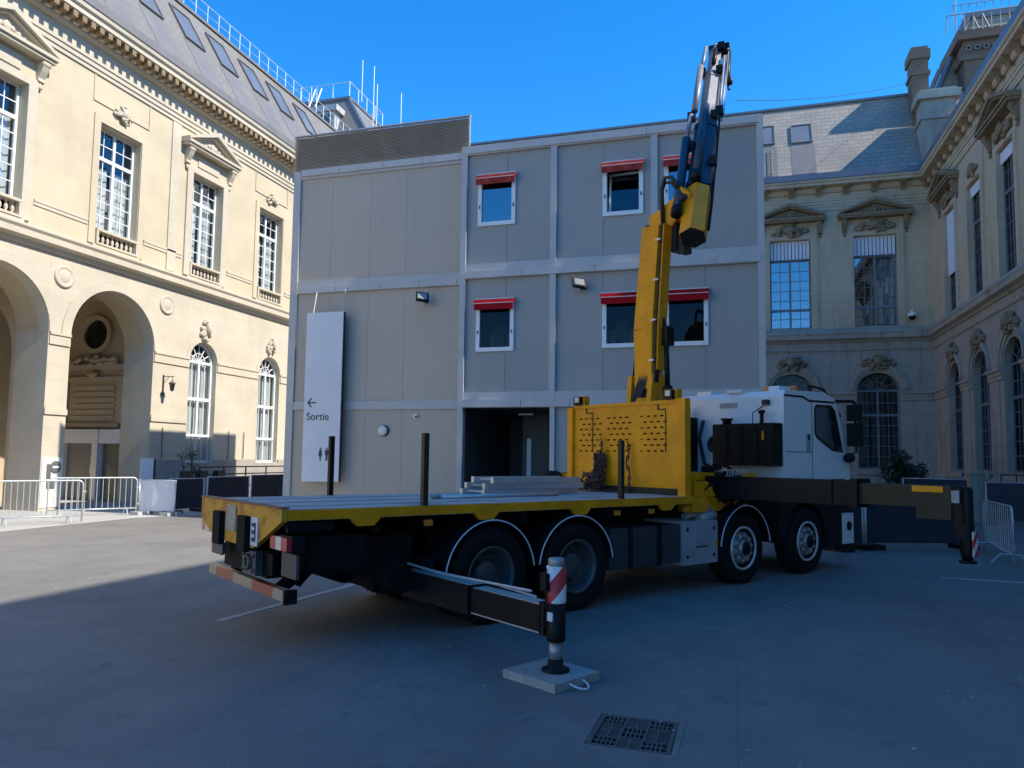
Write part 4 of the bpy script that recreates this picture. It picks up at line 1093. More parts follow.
q = MB(); q.box(-.06, .06, -.06, 0, -.05, .05); q.build('housing', M['galv'], o, .01)
q = MB(); q.blob((.02, -.07, -.01), .03, .03, .03, 2); q.build('lens', M['black_plastic'], o)

# ------------------------------------------------------------------ GROUND
def sheet(name, pts, z, m, sub=None):
    q = MB(); q.face([(x, y, z) for x, y in pts]); return tag(q.build(name, m), kind='structure')
gx, gy = -.66, 5.10   # drain grate centre: the asphalt sheet is cut round its pit
q = MB()
xs = [-300, gx-.27, gx+.27, 300]; ysb = [-300, gy-.3, gy+.3, 300]
for i in range(3):
    for j in range(3):
        if i == 1 and j == 1: continue
        q.face([(xs[i], ysb[j], 0), (xs[i+1], ysb[j], 0), (xs[i+1], ysb[j+1], 0), (xs[i], ysb[j+1], 0)])
tag(q.build('ground', M['asphalt']), kind='structure')
sheet('pavement', [(-20.1, -20), (-15.7, -20), (-15.72, 12.5), (-15.95, 17.0), (-14.6, 19.6), (-13.2, 22.5), (-13.2, 41.4), (-20.1, 41.4)], .004, M['pavement'])
sheet('porch_floor', [(-25.9, 9.3), (-20.1, 9.3), (-20.1, 22.7), (-25.9, 22.7)], .004, M['pavement'])
q = MB(); d = Vector((.19, 2.22, 0)).normalized(); n = Vector((d.y, -d.x, 0))*.05; a = Vector((-5.37, 6.95, .004)); b = a+d*3.4
q.face([a-n, a+n, b+n, b-n]); tag(q.build('parking_line_marking', M['road_paint']), kind='structure')
# pale worn streaks of paint far right
q = MB(); q.face([(3.1, 13.4, .004), (5.6, 13.1, .004), (5.6, 13.32, .004), (3.1, 13.5, .004)]); tag(q.build('worn_road_marking', M['road_paint']), kind='structure')

q = MB(); rg = random.Random(11)
for k in range(520):
    x = rg.uniform(-9, 6); y = rg.uniform(3.6, 16); r_ = rg.uniform(.004, .013)
    g_ = bmesh.ops.create_icosphere(q.bm, subdivisions=1, radius=r_)
    ph = rg.uniform(0, 6)
    for v in g_['verts']: v.co = Vector((x+v.co.x*1.3*math.cos(ph)-v.co.y*math.sin(ph), y+v.co.x*1.3*math.sin(ph)+v.co.y*math.cos(ph), .004+v.co.z*.5))
tag(q.build('ground_grit', M['concrete']), 'scattered pale grit lying on the asphalt of the court', 'grit', kind='stuff')
# ------------------------------------------------------------------ DRAIN GRATE
g = thing('drain_grate', 'square slotted iron drain grate set in the bare asphalt', 'drain', (gx, gy, 0), R(-1.5))
q = MB(); W_, H_ = .265, .295
q.box(-W_, W_, -H_, -H_+.03, -.012, .003); q.box(-W_, W_, H_-.03, H_, -.012, .003); q.box(-W_, -W_+.03, -H_+.03, H_-.03, -.012, .003); q.box(W_-.03, W_, -H_+.03, H_-.03, -.012, .003)
cw = (2*W_-.06)/3
for c in range(3):
    x0 = -W_+.03+c*cw
    if c: q.box(x0-.007, x0+.007, -H_+.03, H_-.03, -.012, .0025)
    zones = [(0, .27, 's'), (.27, .73, 'b'), (.73, 1, 's')] if c != 1 else [(0, .33, 'b'), (.33, .67, 's'), (.67, 1, 'b')]
    for (u, v, k) in zones:
        y0 = -H_+.03+(2*H_-.06)*u; y1 = -H_+.03+(2*H_-.06)*v; xa, xb = x0+.007, x0+cw-.007
        if u > 0: q.box(xa, xb, y0-.007, y0+.007, -.012, .002)
        if k == 's':
            ym = (y0+y1)/2; q.box(xa, xb, ym-.007, ym+.007, -.012, .0015)
            for j in range(1, 5):
                xx = xa+(xb-xa)*j/5; q.box(xx-.005, xx+.005, y0+.007, ym-.007, -.012, .001); q.box(xx-.005, xx+.005, ym+.007, y1-.007, -.012, .001)
        else:
            xm = (xa+xb)/2; q.box(xm-.007, xm+.007, y0+.007, y1-.007, -.012, .0018)
            nn = 7
            for j in range(1, nn):
                yy = y0+(y1-y0)*j/nn; q.box(xa, xm-.007, yy-.0055, yy+.0055, -.012, .001); q.box(xm+.007, xb, yy-.0055, yy+.0055, -.012, .001)
q.build('grating', M['grate'], g)
q = MB(); q.face([(-.27, -.3, -.3), (.27, -.3, -.3), (.27, .3, -.3), (-.27, .3, -.3)])
for (a, b) in (((-.27, -.3), (.27, -.3)), ((.27, -.3), (.27, .3)), ((.27, .3), (-.27, .3)), ((-.27, .3), (-.27, -.3))):
    q.face([(a[0], a[1], -.3), (b[0], b[1], -.3), (b[0], b[1], 0), (a[0], a[1], 0)])
q.build('pit', M['pit'], g)
q = MB()
for (a, b, c, d) in ((-.31, .31, -.34, -.302), (-.31, .31, .302, .34), (-.31, -.272, -.302, .302), (.272, .31, -.302, .302)): q.box(a, b, c, d, -.02, .003)
q.build('seat_frame', M['asphalt'], g)

# ------------------------------------------------------------------ THE CRANE TRUCK (local x forward, y to its left, z up)
TA = R(55.5); TO = (-4.854, 6.512, 0)
tr = thing('crane_truck', 'yellow flatbed lorry with white cab and raised folding loader crane', 'truck', TO, TA)
NV, FV = -1.17, 1.17
# chassis
q = MB()
for v in (-.43, .43): q.box(.5, 9.9, v-.045, v+.045, .74, 1.03)
for u in (.55, 1.3, 2.0, 3.0, 4.3, 5.4, 6.4, 7.6, 8.5): q.box(u-.05, u+.05, -.384, .384, .78, 1.0)
for u in (.3, 1.0, 1.6, 2.9, 4.3, 5.0, 5.6): q.box(u-.04, u+.04, -1.1, 1.1, 1.06, 1.18)
for v in (-.5, .5): q.box(.1, 6.0, v-.04, v+.04, 1.035, 1.18)
q.box(.45, 1.0, -.36, .36, .7, 1.02); q.box(1.2, 2.0, -.7, .7, .42, .72)
q.build('chassis', M['chassis'], tr)
q = MB()
for u in (2.38, 3.66, 7.05, 8.83):
    q.tube([(u, -.95, .52), (u, .95, .52)], .09, 10); q.blob((u, 0, .52), .2, .24, .2, 2)
    for s_ in (-1, 1): q.box(u-.55, u+.55, s_*.5-.04, s_*.5+.04, .62, .70)
q.tube([(3.6, 0, .6), (8.3, 0, .75)], .07, 8)
for s_ in (-1, 1):
    for u in (1.9, 3.0, 4.1): q.tube([(u, s_*.7, .55), (u, s_*.7, .95)], .09, 8)
q.box(8.3, 9.8, -.5, .5, .55, 1.1); q.box(.9, 1.5, -.95, -.6, .62, 1.0); q.box(.85, 1.35, .5, .9, .55, 1.0)
q.build('axles', M['chassis'], tr)
q = MB(); q.tube([(1.35, -.98, .55), (1.35, -.5, .55)], .15, 14); q.tube([(.95, -.55, .62), (.95, .35, .62)], .13, 14); q.split('air_tank', M['chassis'], tr)
# far-side boxes added to shade the underside and close its gaps
q = MB(); q.box(4.22, 5.6, .5, 1.12, .4, .94); q.box(5.66, 6.4, .45, 1.1, .4, .95); q.split('underside_shade_box', M['black_plastic'], tr, .03)

def wheel(u, side, rear):
    s = side; o = MB(); Rr = .52; W = .30
    yo = s*1.17
    prof = [(.30, .03), (.325, .012), (.335, -.01), (.46, -.015), (.50, .005), (.52, .04), (.522, .15), (.52, .26), (.50, .295), (.44, .31), (.30, .30)]
    o.lathe((u, yo, .52), (0, -s, 0), prof, 40)
    for k in range(44):     # shoulder tread blocks
        t = 2*PI*k/44
        o.beam((u+.495*math.cos(t), yo-s*.02, .52+.495*math.sin(t)), (u+.523*math.cos(t+.03), yo-s*.07, .52+.523*math.sin(t+.03)), .03, .03)
    if rear: o.lathe((u, yo-s*.36, .52), (0, -s, 0), prof, 32)
    wo = o.build('wheel', M['rubber'], tr)
    r = MB()
    if rear:
        r.lathe((u, yo, .52), (0, -s, 0), [(.322, .02), (.322, -.004), (.30, -.004), (.285, .02), (.275, .05), (.265, .16), (.24, .20), (.17, .205), (.15, .19), (.15, .10), (.12, .085), (0, .085)], 36)
        for k in range(10):
            t = 2*PI*k/10; r.lathe((u+.205*math.cos(t), yo-s*.2, .52+.205*math.sin(t)), (0, s, 0), [(.022, 0), (.018, .05), (0, .055)], 6)
    else:
        r.lathe((u, yo, .52), (0, -s, 0), [(.25, .09), (.24, .03), (.215, .0), (.15, -.012), (.14, .02), (.12, .02), (.11, -.04), (.07, -.06), (0, -.06)], 36)
        for k in range(10):
            t = 2*PI*k/10+.15; r.lathe((u+.185*math.cos(t), yo+s*.006, .52+.185*math.sin(t)), (0, s, 0), [(.024, -.02), (.022, .02), (0, .026)], 8)
    r.build('rim', M['rim_dark'] if rear else M['rim_grey'], wo)
    if not rear:
        r = MB(); r.lathe((u, yo, .52), (0, -s, 0), [(.322, .02), (.320, -.014), (.295, -.016), (.285, .004)], 40); r.build('rim_ring', M['rim_light'], wo)
        r = MB(); r.lathe((u, yo, .52), (0, -s, 0), [(.30, .03), (.25, .10)], 36)
        for k in range(10):
            t = 2*PI*k/10+.46; r.lathe((u+.222*math.cos(t), yo+s*.002, .52+.222*math.sin(t)), (0, s, 0), [(.018, 0.002), (0, .004)], 8)
        r.lathe((u, yo+s*.0, .52), (0, s, 0), [(.105, .042), (.1, .06), (.06, .085), (0, .09)], 20)
        r.build('hub_cap', M['black_steel'], wo)
    return wo
for u, rear in ((2.38, True), (3.66, True), (7.05, False), (8.83, False)):
    for s_ in (-1, 1): wheel(u, s_, rear)

def mudguard(u, s, r=.6, a0=.12, a1=PI-.12, wi=.6):
    q = MB(); n = 20
    for k in range(n):
        t0 = a0+(a1-a0)*k/n; t1 = a0+(a1-a0)*(k+1)/n
        P = []
        for y in (s*1.19, s*(1.19-wi)):
            for (t, rr) in ((t0, r-.012), (t1, r-.012), (t1, r+.008), (t0, r+.008)): P.append((u+rr*math.cos(t), y, .52+rr*math.sin(t)))
        q.hexa(P)
    mg = q.build('mudguard', M['black_plastic'], tr)
    q = MB(); q.tube([(u+(r+.004)*math.cos(a0+(a1-a0)*k/n), s*1.195, .52+(r+.004)*math.sin(a0+(a1-a0)*k/n)) for k in range(n+1)], .008, 6)
    q.build('mudguard_trim', M['sign_white'], mg)
for s_ in (-1, 1):
    mudguard(2.36, s_); mudguard(3.64, s_, .6, .12, PI-.12); mudguard(7.09, s_, .62, .10, PI-.1)

# flat bed
q = MB(); n = 11
for k in range(n):
    a = FV-.04-(2*FV-.08)*k/n; b = FV-.04-(2*FV-.08)*(k+1)/n
    q.box(.05, 5.83, b+.003, a-.003, 1.20, 1.302+.003*((k*7) % 3))
bed = q.build('load_bed', M['planks'], tr)
def side_rail(v, s):
    q = MB(); y0, y1 = sorted((v, v-s*.05))
    q.box(0.06, 5.9, y0, y1, 1.21, 1.30)
    for u in (.84, 2.3, 3.72, 5.32):
        q.prism([(u-.17, 1.211), (u-.09, 1.13), (u+.09, 1.13), (u+.17, 1.211)], 'y', y0, y1)
    return q.build('side_rail', M['yellow'], tr, .006)
side_rail(NV, -1); side_rail(FV, 1)
q = MB()
for u in (1.55, 4.35, 5.0, 5.72): q.box(u-.045, u+.045, NV-.012, NV+.02, 1.10, 1.16)
q.split('side_marker_lamp', M['orange_lamp'], tr)
# scraped rear board
q = MB()
q.prism([(NV, 1.315), (FV, 1.315), (FV, 1.10), (.95, 1.0), (.5, .90), (-.48, .90), (NV, 1.20)], 'x', 0, .055)
rb = q.build('rear_board', M['yellow_dirty'], tr, .006)
q = MB(); q.box(-.02, .08, NV+.02, FV-.02, 1.317, 1.328); q.build('scraped_edge', rusty_paint('scraped_red_edge', (.26, .07, .05), (.40, .22, .06), (.12, .07, .05), .8), rb)
q = MB(); q.box(.06, .5, NV-.001, NV+.05, 1.10, 1.184); q.build('rear_corner_bracket', M['chassis'], rb)
for v in (.46, -.30):
    q = MB(); q.box(-.06, -.001, v-.11, v+.11, .86, 1.2); q.build('rubber_buffer', M['rubber'], rb, .012)
q = MB(); q.box(-.012, -.001, .0, .3, 1.02, 1.28); q.build('worn_sticker', rusty_paint('worn_white_sticker', (.42, .36, .28), (.35, .09, .04), (.60, .36, .06), .9), rb)
q = MB(); q.mat(M['sign_white']); q.box(-.012, -.001, -.62, -.44, .93, 1.2); q.mat(M['ink'])
for z in (.97, 1.04, 1.11): q.box(-.016, -.012, -.58, -.48, z, z+.035)
q.box(-.016, -.012, -.58, -.55, .97, 1.15)
q.build('marker_plate', None, rb)
def rear_lamp(v0, v1):
    q = MB(); w = (v1-v0)/3
    q.mat(M['black_plastic']); q.box(.08, .2, v0, v1, .93, 1.07)
    q.mat(M['red_lamp']); q.box(.03, .079, v0+.005, v0+w*1.05, .94, 1.06); q.box(.03, .079, v0+w*2, v1-.005, .94, 1.06)
    q.mat(M['clear_lamp']); q.box(.03, .079, v0+w*1.06, v0+w*1.99, .94, 1.06)
    q.build('rear_lamp', None, tr, .004)
rear_lamp(-1.24, -.84); rear_lamp(.84, 1.24)
q = MB(); q.box(.14, .17, -1.2, -.86, .68, .9); q.box(.14, .17, .86, 1.2, .68, .9); q.split('number_plate_bracket', M['rim_dark'], tr)
q = MB(); q.box(.1, .46, -.62, .62, .62, .88); q.box(.3, .9, -1.1, -.6, .72, 1.05); q.box(.3, .9, .6, 1.1, .72, 1.05); q.split('rear_crossmember', M['chassis'], tr)
q = MB(); q.box(.02, .09, -.52, -.16, .64, .87)
q.lathe((.018, -.34, .755), (-1, 0, 0), [(.075, 0), (.075, .03), (.05, .03), (.05, 0)], 20)
for a, b in ((-.12, -.07), (-.12, .07), (.12, -.07), (.12, .07)): q.lathe((.02, -.34+a, .755+b), (-1, 0, 0), [(.02, 0), (.02, .02), (0, .02)], 8)
hp = q.build('tow_hitch_plate', M['rim_dark'], tr)
q = MB(); n = 16; q.face([(-.005, -.34+.05*math.cos(2*PI*k/n), .755+.05*math.sin(2*PI*k/n)) for k in range(n)]); q.build('hitch_hole', M['pit'], hp)
q = MB(); q.box(.1, .13, -.74, -.6, .66, .86)
for k in range(3): pass
q.build('socket_bracket', M['chassis'], tr)
q = MB(); q.box(-.02, .03, .34, .62, .76, .87); q.build('number_plate', M['rim_dark'], tr)
q = MB(); q.tube([(.42, .3, .85), (.42, .3, .6)], .05, 10); q.lathe((.42, .3, .6), (0, 0, -1), [(.05, 0), (.08, .02), (.08, .05), (0, .05)], 14); q.build('tow_pin', M['chassis'], tr)
q = MB(); q.box(.12, .2, -1.02, 1.2, .455, .555); bu = q.build('underrun_bar', M['bumper_stripe'], tr, .006)
q = MB(); q.box(.1, .22, -1.06, -1.021, .44, .57); q.split('bar_end_cap', M['rubber'], bu)
q = MB()
for v in (-.6, .7): q.beam((.7, v, .85), (.22, v, .5), .12, .09); q.beam((.75, v+.25, .75), (.5, v+.25, .5), .1, .08)
q.split('bar_arm', M['chassis'], bu)
for v0 in (-1.0, .7):
    q = MB(); q.box(1.62, 1.64, v0-.15, v0+.45, .28, .75); q.build('mud_flap', M['rubber'], tr)
# stakes
for u, v in ((1.53, NV+.06), (4.48, NV+.06), (1.53, FV-.07)):
    q = MB(); q.box(u-.03, u+.03, v-.03, v+.03, 1.30, 2.045); q.build('stake_post', M['brown_steel'] if v < 0 else M['black_steel'], tr, .005)

# headboard with slotted ventilation
uh = 5.80
q = MB(); zb, zt = 1.30, 2.61
ops = []
for gcen in (.79, .18, -.50):
    for r in range(7):
        z = 2.44-r*.085
        for k in range(4):
            v = gcen+.2-(k*.125)-(.06 if r % 2 else 0)
            # coordinates for walled(): x=v
            ops.append((v-.032, v+.032, z-.012, z+.012, None))
h = MB(); walled(h, -1.0, 1.14, zb+.1, zt, ops, 0, .03)
h.face([(-1.04, .03, zb+.1), (1.14, .03, zb+.1), (1.14, .03, zt), (-1.04, .03, zt)]) if False else None
# rotate the sheet so that its x runs along the truck's y
bmesh.ops.transform(h.bm, matrix=Matrix(((0, 1, 0, uh), (1, 0, 0, 0), (0, 0, 1, 0), (0, 0, 0, 1))), verts=h.bm.verts)
hb = h.build('headboard', M['yellow'], tr)
q = MB()
q.box(uh-.05, uh+.07, -1.13, -1.0, zb-.02, zt+.06); q.box(uh-.05, uh+.07, 1.14, 1.26, zb-.02, zt+.02)
q.box(uh-.02, uh+.06, -.999, 1.139, zt, zt+.05)
for v in (-.25, .48): q.box(uh+.031, uh+.07, v-.05, v+.05, zb, zt)
q.build('headboard_frame', M['yellow'], hb, .006)
q = MB(); q.box(uh+.072, uh+.085, -.98, 1.12, zb+.1, zt-.02); q.build('added_dark_sheet', M['black_steel'], hb)  # black sheet added so the headboard slots look dark
q = MB(); q.box(uh-.05, uh+.06, -.995, 1.13, zb, zb+.1); q.build('headboard_kick_plate', M['brown_steel'], hb)
for v, sg_ in ((-.84, 1), (1.02, 1)):
    q = MB(); q.mat(M['yellow']); q.box(uh-.01, uh+.1, v-.12, v+.12, zt+.051, zt+.2)
    q.mat(M['black_plastic']); q.box(uh-.07, uh-.011, v-.08, v+.08, zt+.055, zt+.19)
    q.mat(M['clear_lamp']); q.box(uh-.075, uh-.0705, v-.045, v+.045, zt+.1, zt+.18)
    q.build('work_lamp', None, hb)
q = MB()
for v in (.72, -.75):
    q.tube([(uh-.012, v, zt-.08), (uh-.012, v, zt-.7)], .006, 5); q.tube([(uh-.012, v, zt-.08), (uh-.012, v+.14, zt-.08), (uh-.012, v+.14, zt+.1)], .009, 5)
q.split('lamp_cable', M['hose'], hb)

# fuel tank, side box
q = MB(); q.box(4.24, 5.62, NV+.03, -.5, .42, .93); ft = q.build('fuel_tank', M['tank_dark'], tr, .13)
q = MB()
for u in (4.62, 5.18): q.box(u-.04, u+.04, NV+.015, -.49, .41, .94)
q.split('tank_strap', M['black_steel'], ft, .01)
q = MB(); q.box(5.66, 6.42, NV, -.45, .37, .96); sb = q.build('battery_cover', M['battery_grey'], tr, .04)
q = MB()
for u in (5.74, 6.33):
    for z in (.48, .85): q.lathe((u, NV+.002, z), (0, -1, 0), [(.022, 0), (.022, .012), (0, .014)], 10)
q.box(5.92, 6.18, NV-.006, NV+.01, .6, .615); q.split('cover_bolt', M['black_plastic'], sb)
q = MB(); q.box(5.9, 6.2, NV-.01, NV+.01, .66, .8); q.build('raised_panel', M['battery_grey'], sb, .006)
q = MB(); q.box(6.36, 6.41, NV-.012, NV, .6, .68); q.build('side_reflector', M['orange_lamp'], sb)
q = MB(); q.tube([(6.0, -.9, 1.0), (6.5, -.95, 1.1), (6.62, -.8, 1.1)], .05, 10); q.tube([(6.2, -1.0, .98), (6.5, -1.05, 1.02)], .07, 10); q.split('intake_pipe', M['battery_grey'], tr)

# rear stabiliser with its jack
q = MB(); q.beam((1.60, 1.0, .50), (1.60, -1.98, .485), .25, .27, up=(0, 0, 1)); rs = q.build('rear_stabiliser', M['black_steel'], tr, .012)
q = MB(); q.beam((1.60, -1.4, .485), (1.60, -2.96, .48), .19, .22); q.build('inner_beam', M['black_steel'], rs, .01)
q = MB(); q.beam((1.60, -.55, .626), (1.60, -1.99, .6235), .22, .006); q.beam((1.60, -1.99, .594), (1.60, -2.95, .5935), .15, .006); q.beam((1.515, -2.0, .368), (1.515, -2.95, .368), .02, .012); q.split('pale_beam_strip', M['alu'], rs)  # pale strips along the beam tops and lower rear edge
q = MB(); q.tube([(1.45, -.4, .72), (1.45, -1.6, .68), (1.47, -2.9, .70)], .012, 6); q.tube([(1.47, -2.4, .69), (1.48, -2.95, .66)], .01, 5); q.split('hydraulic_pipe', M['galv'], rs)
ju, jv = 1.60, -3.06
q = MB(); q.lathe((ju, jv, 0), (0, 0, 1), [(0, .62), (.082, .62), (.083, .63), (.083, .915), (0, .916)], 24); jk = q.build('stabiliser_jack', M['red_white'], tr)
q = MB(); q.lathe((ju, jv, 0), (0, 0, 1), [(0, .31), (.076, .31), (.08, .33), (.08, .62), (0, .62)], 24); q.box(ju-.09, ju+.09, jv+.05, jv+.11, .35, .62); q.tube([(ju-.095, jv+.02, .42), (ju-.095, jv+.02, .9)], .008, 5); q.box(ju-.125, ju-.08, jv-.01, jv+.06, .72, .86); q.build('jack_body', M['black_steel'], jk)
q = MB(); q.lathe((ju, jv, 0), (0, 0, 1), [(0, .917), (.066, .917), (.07, .935), (.07, .965), (.06, .98), (0, .985)], 20); q.lathe((ju, jv, 0), (0, 0, 1), [(0, .14), (.055, .14), (.055, .31), (0, .31)], 20); q.split('jack_rod', M['rim_grey'], jk)
q = MB(); q.lathe((ju, jv, 0), (0, 0, 1), [(0, .072), (.115, .072), (.115, .088), (.07, .092), (.06, .17), (0, .172)], 22); q.build('jack_foot', M['black_steel'], jk)
q = MB(); q.box(ju-.09, ju-.076, jv-.05, jv+.01, .48, .55); q.build('jack_label', M['sign_white'], jk)

# crane base frame
q = MB()
q.box(6.05, 7.5, -.95, -.75, 1.06, 1.42); q.box(6.05, 7.5, .75, .95, 1.06, 1.5); q.box(6.35, 7.25, -.749, .749, 1.06, 1.62); q.box(5.95, 6.3, -1.1, 1.1, 1.08, 1.28)
q.prism([(6.1, 1.285), (6.6, 1.285), (6.4, 1.5), (6.1, 1.5)], 'y', -1.02, -.96); q.box(7.18, 7.5, -1.12, -.96, 1.3, 1.62)
cb = q.build('crane_base', M['yellow'], tr, .008)
q = MB()
for k in range(34):
    u = random.uniform(6.55, 7.3); v = random.uniform(-1.12, -.6); z = random.uniform(1.12, 1.72)
    a = random.choice((.03, .05, .08)); q.box(u-a, u+a, v-a*.8, v+a*.8, z-a*.8, z+a*.8)
for k in range(16):
    u = random.uniform(6.5, 7.3); z = random.uniform(1.15, 1.6)
    q.tube([(u, -.8, z), (u+random.uniform(-.15, .15), -1.13, z+random.uniform(-.1, .15)), (u+random.uniform(-.2, .2), -1.0, z+random.uniform(-.3, .0)), (u+random.uniform(-.2, .2), -.7, z-.3)], .018, 6)
q.build('valve_block', M['black_plastic'], cb)
q = MB()
for k in range(7): q.tube([(6.7+k*.07, -1.1, 1.5), (6.7+k*.07+.02, -1.16, 1.68)], .01, 5)
q.split('control_lever', M['galv'], cb)
# oil tank behind the cab
q = MB(); q.box(7.9, 8.17, -1.15, -.02, 1.73, 2.41); ot = q.build('hydraulic_tank', M['black_plastic'], tr, .07)
q = MB()
for v in (-.86, -.58, -.3): q.box(7.885, 7.91, v-.012, v+.012, 1.8, 2.34)
q.tube([(8.02, -.88, 2.39), (8.02, -.88, 2.58)], .03, 8); q.lathe((8.02, -.88, 2.57), (0, 0, 1), [(0, 0), (.055, 0), (.055, .05), (0, .06)], 12); q.lathe((8.02, -.22, 2.38), (0, 0, 1), [(0, 0), (.08, 0), (.07, .09), (.1, .1), (.1, .13), (0, .13)], 14)
q.split('tank_filler', M['black_plastic'], ot)
q = MB(); q.box(7.88, 7.895, -1.0, -.96, 2.14, 2.28); q.build('level_gauge', M['orange_lamp'], ot)

# crane column, booms
col0 = Vector((6.75, .40, 1.6)); col1 = Vector((6.8, .42, 3.1))
q = MB(); q.lathe((6.75, .4, 1.6), (0, 0, 1), [(0, 0), (.34, 0), (.34, .2), (.27, .26), (.25, .9), (.22, 1.2), (0, 1.2)], 20)
cc = q.build('crane_column', M['yellow'], tr)
q = MB()
for s_ in (-1, 1): q.hexa([(6.5, .42+s_*.25, 2.45), (7.05, .42+s_*.25, 2.45), (7.05, .42+s_*.16, 2.45), (6.5, .42+s_*.16, 2.45), (6.6, .44+s_*.27, 3.18), (7.0, .44+s_*.27, 3.18), (7.0, .44+s_*.18, 3.18), (6.6, .44+s_*.18, 3.18)])
q.split('column_cheek', M['yellow'], cc, .01)
q = MB()
for k in range(5):
    v = .36+k*.04; q.tube([(6.62, v, 2.2), (6.55, v+.04, 2.8), (6.6, v-.08, 3.15), (6.63, v-.16, 3.7)], .018, 6)
q.box(6.6, 6.95, .28, .58, 2.5, 3.05)
q.split('crane_hose', M['hose'], cc)
# main boom: box section, cranked near its foot
B0 = Vector((6.72, .37, 2.95)); B1 = Vector((6.72, .36, 3.92)); B2 = Vector((6.74, .23, 5.62))
q = MB(); q.beam(B0, B1, .35, .26, up=(1, 0, 0), w2=.385, h2=.30); q.beam(B1+Vector((0, 0, .002)), B2, .385, .30, up=(1, 0, 0), w2=.355, h2=.26)
mbm = q.build('main_boom', M['yellow'], tr, .012)
q = MB(); q.beam(B0+Vector((.02, -.245, .3)), B1+Vector((.02, -.255, 0)), .03, .20, up=(1, 0, 0)); q.beam(B1+Vector((.02, -.255, .0)), B2+Vector((.02, -.235, 0)), .03, .20, up=(1, 0, 0))
q.build('hose_guard', M['yellow'], mbm, .006)
q = MB()
for k, du in enumerate((-.09, -.05, -.01)):
    q.tube([B0+Vector((du, -.21, .1)), B1+Vector((du, -.222, 0)), B2+Vector((du, -.205, .05))], .016, 6)
q.build('boom_hose', M['hose'], mbm)
q = MB()
for z in (3.4, 4.05, 4.7, 5.35): q.beam((6.58, .37-(z-3.9)*.075-.17, z), (6.58, .37-(z-3.9)*.075-.27, z), .03, .03)
q.split('hose_clip', M['galv'], mbm)
q = MB()
for s_ in (-1, 1):
    v = .33+s_*.30; q.tube([(6.72, v+s_*.06, 2.95), (6.76, v, 3.75)], .042, 10); q.tube([(6.76, v, 3.7), (6.76, v-s_*.06, 4.1)], .028, 10)
    q.lathe((6.72, v+s_*.06-.05, 2.92), (0, 1, 0), [(0, 0), (.075, 0), (.075, .1), (0, .1)], 12)
q.box(6.72, 6.9, -.02, .1, 3.65, 3.95); q.split('lift_cylinder', M['black_steel'], mbm)
# knuckle
q = MB()
q.prism([(.44, 5.58), (.42, 5.88), (.26, 5.92), (-.05, 6.05), (-.22, 6.22), (-.42, 6.05), (-.34, 5.62), (-.16, 5.72), (.02, 5.56)], 'x', 6.82, 6.9)
q.prism([(.44, 5.58), (.42, 5.88), (.26, 5.92), (-.05, 6.05), (-.22, 6.22), (-.42, 6.05), (-.34, 5.62), (-.16, 5.72), (.02, 5.56)], 'x', 7.1, 7.18)
kn = q.build('knuckle', M['yellow'], tr, .01)
q = MB()
for (v, z, r) in ((.40, 5.62, .08), (-.30, 6.0, .06)): q.lathe((6.72, v, z), (1, 0, 0), [(0, 0), (r, 0), (r, .56), (0, .56)], 16)
q.lathe((6.9, .42, 5.5), (0, 1, 0), [(0, 0), (.15, 0), (.15, .07), (0, .07)], 18)
q.tube([(6.8, .12, 5.6), (6.76, .12, 6.25), (6.76, .05, 6.42), (6.78, -.07, 6.4), (6.8, -.2, 6.2)], .035, 8); q.tube([(6.84, .16, 5.6), (6.8, .16, 6.2), (6.8, .08, 6.36), (6.82, -.05, 6.32), (6.84, -.2, 6.12)], .03, 8)
q.box(6.86, 7.12, -.1, .04, 5.2, 5.66); q.box(6.9, 7.1, -.22, -.1, 5.15, 5.45)
q.split('knuckle_hose', M['hose'], kn)
# jib: hexagonal outer section and telescopes, leaning away over the court
J0 = Vector((6.70, -.55, 5.27)); JD = Vector((2.48, 1.29, 4.65)); JL = JD.length; JD = JD.normalized()*.975
side = JD.cross(Vector((0, 0, 1))).normalized(); upj = side.cross(JD).normalized()   # side: to the right seen from behind
def hexsec(mb, a, b, r, sq=1., offs=(0, 0)):
    P = []
    for t in (a, b):
        c = J0+JD*t+side*offs[0]+upj*offs[1]
        P.append([c+side*(r*math.cos(PI/6+k*PI/3))*1.0+upj*(r*math.sin(PI/6+k*PI/3))*sq for k in range(6)])
    va = [mb.bm.verts.new(p) for p in P[0]]; vb = [mb.bm.verts.new(p) for p in P[1]]
    mb.bm.faces.new(list(reversed(va))).material_index = mb.mi; mb.bm.faces.new(vb).material_index = mb.mi
    for k in range(6): mb.bm.faces.new([va[k], va[(k+1) % 6], vb[(k+1) % 6], vb[k]]).material_index = mb.mi
q = MB(); hexsec(q, 0, 1.08, .225); jb = q.build('jib', M['yellow'], tr, .008)
q = MB(); hexsec(q, -.012, -.001, .214); q.build('jib_open_end_dark', M['pit'], jb)  # black face painted for the dark hollow of the open boom
q = MB(); hexsec(q, 1.08, 2.8, .205); hexsec(q, 1.12, 1.24, .232); hexsec(q, 2.7, 2.83, .22); q.build('jib_section', M['navy_boom'], jb, .006)
q = MB(); hexsec(q, 2.83, 4.35, .165); hexsec(q, 4.25, 4.4, .18); hexsec(q, 4.4, 5.2, .13); hexsec(q, 5.15, 5.32, .15); hexsec(q, 5.32, 5.42, .05, 1, (-.0, .03))
q.build('jib_section', M['grey_boom'], jb, .006)
def jp(t, s, u): return J0+JD*t+side*s+upj*u
q = MB()
q.tube([jp(.45, -.27, .16), jp(2.3, -.27, .2)], .075, 12); q.tube([jp(1.15, .0, .27), jp(3.1, -.0, .27)], .07, 12); q.split('extension_cylinder', M['navy_boom'], jb)
